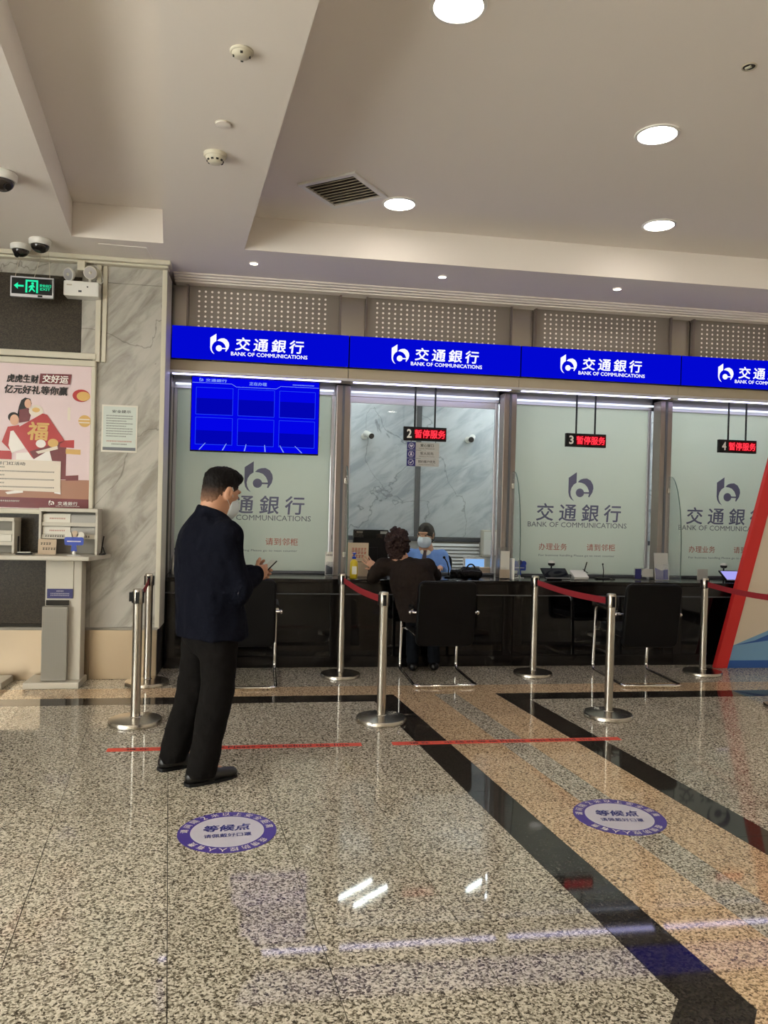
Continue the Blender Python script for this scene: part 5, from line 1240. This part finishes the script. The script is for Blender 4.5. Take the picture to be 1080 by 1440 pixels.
top = [('add', ell(HH(0, -0.014, 0.032), A_(0.0765, 0.0960, 0.088) * 1.07, HA), 0), ('add', ell(HH(0, -0.050, -0.035), A_(0.058, 0.050, 0.06) * 1.07, HA), 0.03),
       ('add', ell(HH(0, -0.022, 0.066), A_(0.076, 0.090, 0.068) * 1.07, HA), 0.02), ('add', ell(HH(0.0, 0.024, 0.106), A_(0.064, 0.066, 0.036) * 1.07, HA), 0.03), ('add', ell(HH(0, 0.064, 0.100), A_(0.050, 0.026, 0.024) * 1.07, HA), 0.02),
       ('cut', half(HH(0, 0.040, 0.03), HA[1] * 0.8 - HA[2] * 0.75), 0), ('cut', half(HH(0, -0.06, -0.075), -HA[2] - HA[1] * 0.05), 0), ('sub', ell(HH(0.088, 0.006, -0.022), A_(0.030, 0.036, 0.052), HA), 0), ('sub', ell(HH(-0.088, 0.006, -0.022), A_(0.030, 0.036, 0.052), HA), 0)]
sdf_build('hair', top, 0.004, 'hairfade', man, 1, (0.004, 75, 0.6))
J = [('add', cone(pel - z_ * 0.14 + A_(0.014, 0, 0), che - z_ * 0.02, 0.224, 0.206, [(f_, 1.26)]), 0.04), ('add', cone(che - z_ * 0.02, che + z_ * 0.07, 0.205, 0.175, [(f_, 1.38)]), 0.05), ('add', cone(che + z_ * 0.05, nek - z_ * 0.02, 0.165, 0.075, [(f_, 1.25)]), 0.05), ('add', cone(shR, shL, 0.070, 0.070), 0.05),
     ('add', cone(che - f_ * 0.05 + z_ * 0.10, che - f_ * 0.035 - z_ * 0.1, 0.10, 0.10), 0.06),
     ('add', cone(nek - z_ * 0.01, shR - z_ * 0.005, 0.075, 0.070), 0.05), ('add', cone(nek - z_ * 0.01, shL - z_ * 0.005, 0.075, 0.070), 0.05),
     ('add', ell(che + z_ * 0.06 - f_ * 0.02, A_(0.205, 0.125, 0.15), (r_, f_, z_)), 0.05),
     ('add', cone(nek - z_ * 0.03 - f_ * 0.012, nek + z_ * 0.042 - f_ * 0.010, 0.081, 0.077), 0.012), ('cut', half(nek + z_ * 0.045, z_ + f_ * 0.55), 0)]
for a, b, c in ((shR, elR, wrR), (shL, elL, wrL)): J += [('add', cone(a, b, 0.074, 0.068), 0.045), ('add', cone(b, c - unit(c - b) * 0.02, 0.067, 0.054), 0.03)]
J += [('cut', half(pel - z_ * 0.135, -z_ - f_ * 0.03), 0)]
J = [p if not (p[0] == 'cut') else p for p in J]
jk = sdf_build('jacket', J, 0.0065, 'cloth_navy', man, 2, (0.013, 10, 0.5))
T = [('add', cone(pel + z_ * 0.03, pel - z_ * 0.07, 0.165, 0.185, [(f_, 1.28)]), 0.03), ('add', cone(hipR, knR, 0.112, 0.086), 0.05), ('add', cone(knR, anR - z_ * 0.035, 0.086, 0.078), 0.03), ('add', cone(hipL, knL, 0.112, 0.086), 0.02), ('add', cone(knL, anL - z_ * 0.035, 0.086, 0.078), 0.03),
     ('cut', half((0, 0, 0.045), -z_), 0)]
sdf_build('trousers', T, 0.0065, 'cloth_char', man, 2, (0.010, 9, 0.8))
for an, d in ((anR, unit(A_(0.88, 0.47, 0))), (anL, unit(A_(0.85, 0.52, 0)))):
    g0 = A_(an[0], an[1], 0)
    S = [('add', cone(g0 - d * 0.045 + z_ * 0.045, g0 + d * 0.05 + z_ * 0.045, 0.042, 0.046), 0.02), ('add', cone(g0 + d * 0.05 + z_ * 0.040, g0 + d * 0.175 + z_ * 0.030, 0.046, 0.036, [(z_, 1.3)]), 0.03), ('add', cone(g0 - d * 0.02 + z_ * 0.05, g0 - d * 0.01 + z_ * 0.10, 0.042, 0.040), 0.02), ('cut', half((0, 0, 0.012), -z_), 0)]
    so_ = sdf_build('shoe', S, 0.005, 'shoe', man, 1)
    q = MB(); pr_ = np.cross(z_, d); pts = []
    for t_, w_ in ((-0.088, 0.018), (-0.078, 0.034), (-0.04, 0.043), (0.04, 0.046), (0.11, 0.048), (0.17, 0.040), (0.205, 0.022)): pts.append(g0 + d * t_ + pr_ * w_)
    for t_, w_ in ((0.205, 0.022), (0.17, 0.040), (0.11, 0.048), (0.04, 0.046), (-0.04, 0.043), (-0.078, 0.034), (-0.088, 0.018)): pts.append(g0 + d * t_ - pr_ * w_)
    q.prism([(p[0], p[1]) for p in pts], 0.0005, 0.018).build('sole', 'black', so_, bevel=0.003)
ph_ = thing('mobile_phone', (0.05, 4.46, 1.14), 'dark mobile phone held in the hands of the standing person', 'phone')
Rp = Matrix.Rotation(math.radians(35), 3, 'Z') @ Matrix.Rotation(math.radians(-38), 3, 'Y')
MB().obox((0.048, 4.455, 1.140), 0.095, 0.060, 0.008, Rp).build('case', 'black', ph_, bevel=0.003); MB().obox(Vector((0.048, 4.455, 1.140)) + Rp @ Vector((0, 0, 0.0045)), 0.089, 0.054, 0.001, Rp).build('display', 'greenp', ph_)

# ---- seated person
wo_ = thing('person', (1.40, 6.70, 0), 'seated person with curly brown hair and dark jacket leaning on the counter', 'person')
f_ = unit(A_(0.12, 1, 0)); r_ = A_(f_[1], -f_[0], 0)
pel = A_(1.42, 6.60, 0.56); che = A_(1.33, 6.74, 0.84); nek = A_(1.235, 6.83, 1.035)
hf = unit(A_(0.42, 0.88, -0.10)); hc = A_(1.222, 6.865, 1.165); HP, HW, HA = head(hc, hf, z_ + f_ * 0.15, 0.92)
shR, shL = A_(1.475, 6.80, 0.965), A_(1.09, 6.85, 0.955)
elR, wrR = A_(1.60, 6.99, 0.865), A_(1.42, 7.17, 0.868)
elL, wrL = A_(1.02, 6.98, 0.845), A_(1.055, 7.105, 0.925)
hipR, hipL = A_(1.57, 6.62, 0.53), A_(1.42, 6.60, 0.53); knR, knL = A_(1.60, 7.01, 0.50), A_(1.40, 7.01, 0.50); anR, anL = A_(1.60, 6.97, 0.10), A_(1.40, 6.96, 0.10)
B = list(HP) + [('add', cone(HW(0, -0.02, -0.05), nek, 0.05, 0.058), 0.03), ('add', cone(nek - z_ * 0.03, che, 0.08, 0.11, [(f_, 1.3)]), 0.05), ('add', cone(che, pel, 0.12, 0.14, [(f_, 1.2)]), 0.05), ('add', cone(shR, shL, 0.045, 0.045), 0.04)]
for a, b, c in ((shR, elR, wrR), (shL, elL, wrL)): B += [('add', cone(a, b, 0.042, 0.034), 0.02), ('add', cone(b, c, 0.033, 0.024), 0.02)]
for a, b, c in ((hipR, knR, anR), (hipL, knL, anL)): B += [('add', cone(a, b, 0.065, 0.048), 0.03), ('add', cone(b, c, 0.045, 0.032), 0.02), ('add', cone(c, c + f_ * 0.06 - z_ * 0.06, 0.03, 0.024), 0.02)]
B += hand(wrL, A_(-0.55, 0.18, 0.42), A_(0.35, 0.9, 0.1), 1, 0.16, 0.95, 0.30)
B += hand(wrR, A_(-0.6, 0.8, 0.0), A_(0, 0, -1), -1, 0.2, 0.9)
sdf_build('body', B, 0.005, 'skin', wo_, 1)
eyes(HW, HA, wo_, 0.98)
rc = random.Random(5); HR = [('add', ell(HW(0, -0.02, 0.022), A_(0.092, 0.110, 0.106), HA), 0.02)]
for i in range(190):
    a, b = rc.uniform(0, 6.283), math.acos(rc.uniform(-0.9, 1)); q_ = rc.uniform(0.9, 1.12); v_ = A_(math.sin(b) * math.cos(a) * 0.102 * q_, math.sin(b) * math.sin(a) * 0.118 * q_ - 0.024, math.cos(b) * 0.125 * q_ + 0.010)
    if v_[1] > 0.045 and v_[2] < 0.07: continue
    HR.append(('add', ell(HW(*v_), A_(0.015, 0.015, 0.017) * rc.uniform(0.7, 1.4)), 0.004))
HR += [('add', ell(HW(0, -0.066, -0.085), A_(0.076, 0.052, 0.075), HA), 0.03), ('add', ell(HW(0.03, -0.085, -0.13), A_(0.03, 0.03, 0.03)), 0.02), ('add', ell(HW(-0.035, -0.08, -0.125), A_(0.03, 0.03, 0.03)), 0.02), ('sub', ell(HW(0, 0.105, -0.045), A_(0.058, 0.075, 0.095), HA), 0)]
sdf_build('curly_hair', HR, 0.0045, 'hairb', wo_, 0, (0.011, 62, 1))
J = [('add', cone(pel - z_ * 0.04, che, 0.20, 0.19, [(f_, 1.3)]), 0.04), ('add', cone(che, nek - z_ * 0.05, 0.19, 0.085, [(f_, 1.3)]), 0.06), ('add', cone(shR, shL, 0.066, 0.066), 0.05), ('add', cone(nek - z_ * 0.03, nek + z_ * 0.012, 0.068, 0.062), 0.015)]
for a, b, c in ((shR, elR, wrR), (shL, elL, wrL)): J += [('add', cone(a, b, 0.070, 0.058), 0.04), ('add', cone(b, c - unit(c - b) * 0.025, 0.056, 0.044), 0.025)]
J += [('cut', half(A_(0, 0, 0.50), -z_), 0)]
sdf_build('jacket', J, 0.0065, 'cloth_brown', wo_, 2, (0.009, 13, 0.8))
cf = MB(); cf.cyl(wrL - unit(wrL - elL) * 0.035, wrL - unit(wrL - elL) * 0.008, 0.036, 0.034, 18).build('shirt_cuff', 'pwhite', wo_, smooth=True)
T = []
for a, b, c in ((hipR, knR, anR), (hipL, knL, anL)): T += [('add', cone(a, b, 0.085, 0.066), 0.03), ('add', cone(b, c - z_ * 0.02, 0.064, 0.056), 0.02)]
T += [('add', cone(pel - z_ * 0.02, pel + z_ * 0.02, 0.15, 0.15, [(f_, 1.1)]), 0.05), ('cut', half((0, 0, 0.06), -z_), 0)]
sdf_build('trousers', T, 0.007, 'denim', wo_, 2, (0.005, 14, 1))
for an in (anR, anL):
    g0 = A_(an[0], an[1] - 0.02, 0)
    sdf_build('shoe', [('add', cone(g0 - f_ * 0.03 + z_ * 0.04, g0 + f_ * 0.02 + z_ * 0.045, 0.038, 0.04), 0.02), ('add', cone(g0 + f_ * 0.02 + z_ * 0.036, g0 + f_ * 0.10 + z_ * 0.026, 0.040, 0.030, [(z_, 1.25)]), 0.03), ('cut', half((0, 0, 0.001), -z_), 0)], 0.006, 'shoe', wo_, 1)

# ---- clerk behind the counter
ck = thing('person', (1.72, 8.08, 0), 'masked clerk with black hair and pale blue shirt behind the counter', 'person')
f_ = unit(A_(-0.35, -1, 0)); r_ = np.cross(f_, z_)
pel = A_(1.77, 8.16, 0.55); che = A_(1.740, 8.09, 0.87); nek = A_(1.735, 8.06, 1.06)
hf = unit(A_(-0.52, -0.85, -0.12)); hc = A_(1.722, 8.035, 1.197); HP, HW, HA = head(hc, hf, z_, 1.0)
shR, shL = che + r_ * 0.17 + z_ * 0.11, che - r_ * 0.17 + z_ * 0.11
elR, wrR = shR + A_(-0.06, -0.10, -0.22), A_(1.52, 7.83, 0.875)
elL, wrL = shL + A_(0.05, -0.10, -0.22), A_(1.84, 7.83, 0.875)
B = list(HP) + [('add', cone(HW(0, -0.02, -0.05), nek, 0.048, 0.055), 0.03), ('add', cone(nek - z_ * 0.03, che, 0.08, 0.11, [(f_, 1.3)]), 0.05), ('add', cone(che, pel, 0.12, 0.13, [(f_, 1.2)]), 0.05), ('add', cone(shR, shL, 0.045, 0.045), 0.04)]
for a, b, c in ((shR, elR, wrR), (shL, elL, wrL)): B += [('add', cone(a, b, 0.042, 0.034), 0.02), ('add', cone(b, c, 0.033, 0.024), 0.02)]
for sd in (-1, 1):
    kn = pel + r_ * 0.1 * sd + f_ * 0.27 - z_ * 0.03; B += [('add', cone(pel + r_ * 0.08 * sd, kn, 0.07, 0.05), 0.03), ('add', cone(kn, kn - z_ * 0.46 + f_ * 0.0, 0.048, 0.035), 0.02)]
B += hand(wrR, A_(0.1, -1, 0), A_(0, 0, -1), 1, 0.2, 0.9) + hand(wrL, A_(-0.3, -1, 0), A_(0, 0, -1), -1, 0.2, 0.9)
sdf_build('body', B, 0.005, 'skin', ck, 1)
eyes(HW, HA, ck); mask(HW, HA, ck, 1.06)
hr = [('add', ell(HW(0, -0.014, 0.036), A_(0.085, 0.106, 0.098), HA), 0), ('add', ell(HW(0, -0.06, -0.02), A_(0.078, 0.062, 0.08), HA), 0.04), ('sub', ell(HW(0, 0.135, -0.035), A_(0.075, 0.085, 0.095), HA), 0), ('cut', half(HW(0, 0, -0.085), -z_), 0)]
sdf_build('hair', hr, 0.005, 'hair', ck, 1, (0.003, 60, 1))
J = [('add', cone(pel - z_ * 0.05, che, 0.165, 0.16, [(f_, 1.25)]), 0.04), ('add', cone(che, nek - z_ * 0.05, 0.165, 0.08, [(f_, 1.25)]), 0.06), ('add', cone(shR, shL, 0.062, 0.062), 0.05)]
for a, b, c in ((shR, elR, wrR), (shL, elL, wrL)): J += [('add', cone(a, b, 0.066, 0.056), 0.04), ('add', cone(b, c - unit(c - b) * 0.02, 0.052, 0.042), 0.025)]
sdf_build('shirt', J, 0.007, 'cloth_blue', ck, 2, (0.007, 14, 0.8))
sdf_build('collar', [('add', cone(nek - z_ * 0.045 + f_ * 0.005, nek + z_ * 0.012, 0.075, 0.060), 0), ('sub', cone(nek + z_ * 0.0, nek + z_ * 0.06, 0.053, 0.053), 0), ('sub', ell(nek + f_ * 0.075 - z_ * 0.01, A_(0.022, 0.04, 0.05), (r_, f_, z_)), 0)], 0.005, 'paper', ck, 1)
tk = [nek + f_ * 0.066 - z_ * 0.02, nek + f_ * 0.098 - z_ * 0.06, che + f_ * 0.142 + z_ * 0.06, che + f_ * 0.150 - z_ * 0.04]
m = MB(); ws = (0.012, 0.018, 0.028, 0.034); m.add([tk[i] + r_ * w * sd + f_ * o for i, w in enumerate(ws) for sd, o in ((-1, 0), (1, 0), (1, 0.006), (-1, 0.006))], [(i * 4 + j, i * 4 + (j + 1) % 4, (i + 1) * 4 + (j + 1) % 4, (i + 1) * 4 + j) for i in range(3) for j in range(4)])
m.build('neck_tie', 'tie', ck)
oc = thing('office_chair', (1.86, 8.32, 0), 'dark office chair behind the clerk', 'chair')
MB().plate(rrect(1.66, 2.10, 0.50, 0.98, 0.08), 8.35, 8.41).build('backrest', 'black', oc, bevel=0.015); MB().prism(rrect(1.62, 2.08, 7.96, 8.38, 0.08), 0.40, 0.46).build('seat', 'black', oc, bevel=0.015); MB().cyl((1.85, 8.18, 0.05), (1.85, 8.18, 0.40), 0.03, n=12).build('gas_column', 'black', oc)
for i in range(5): MB().tube([(1.85, 8.18, 0.08), (1.85 + 0.26 * math.cos(i * 1.2566), 8.18 + 0.26 * math.sin(i * 1.2566), 0.03)], 0.02, 8).build('foot_spoke', 'black', oc, smooth=True)
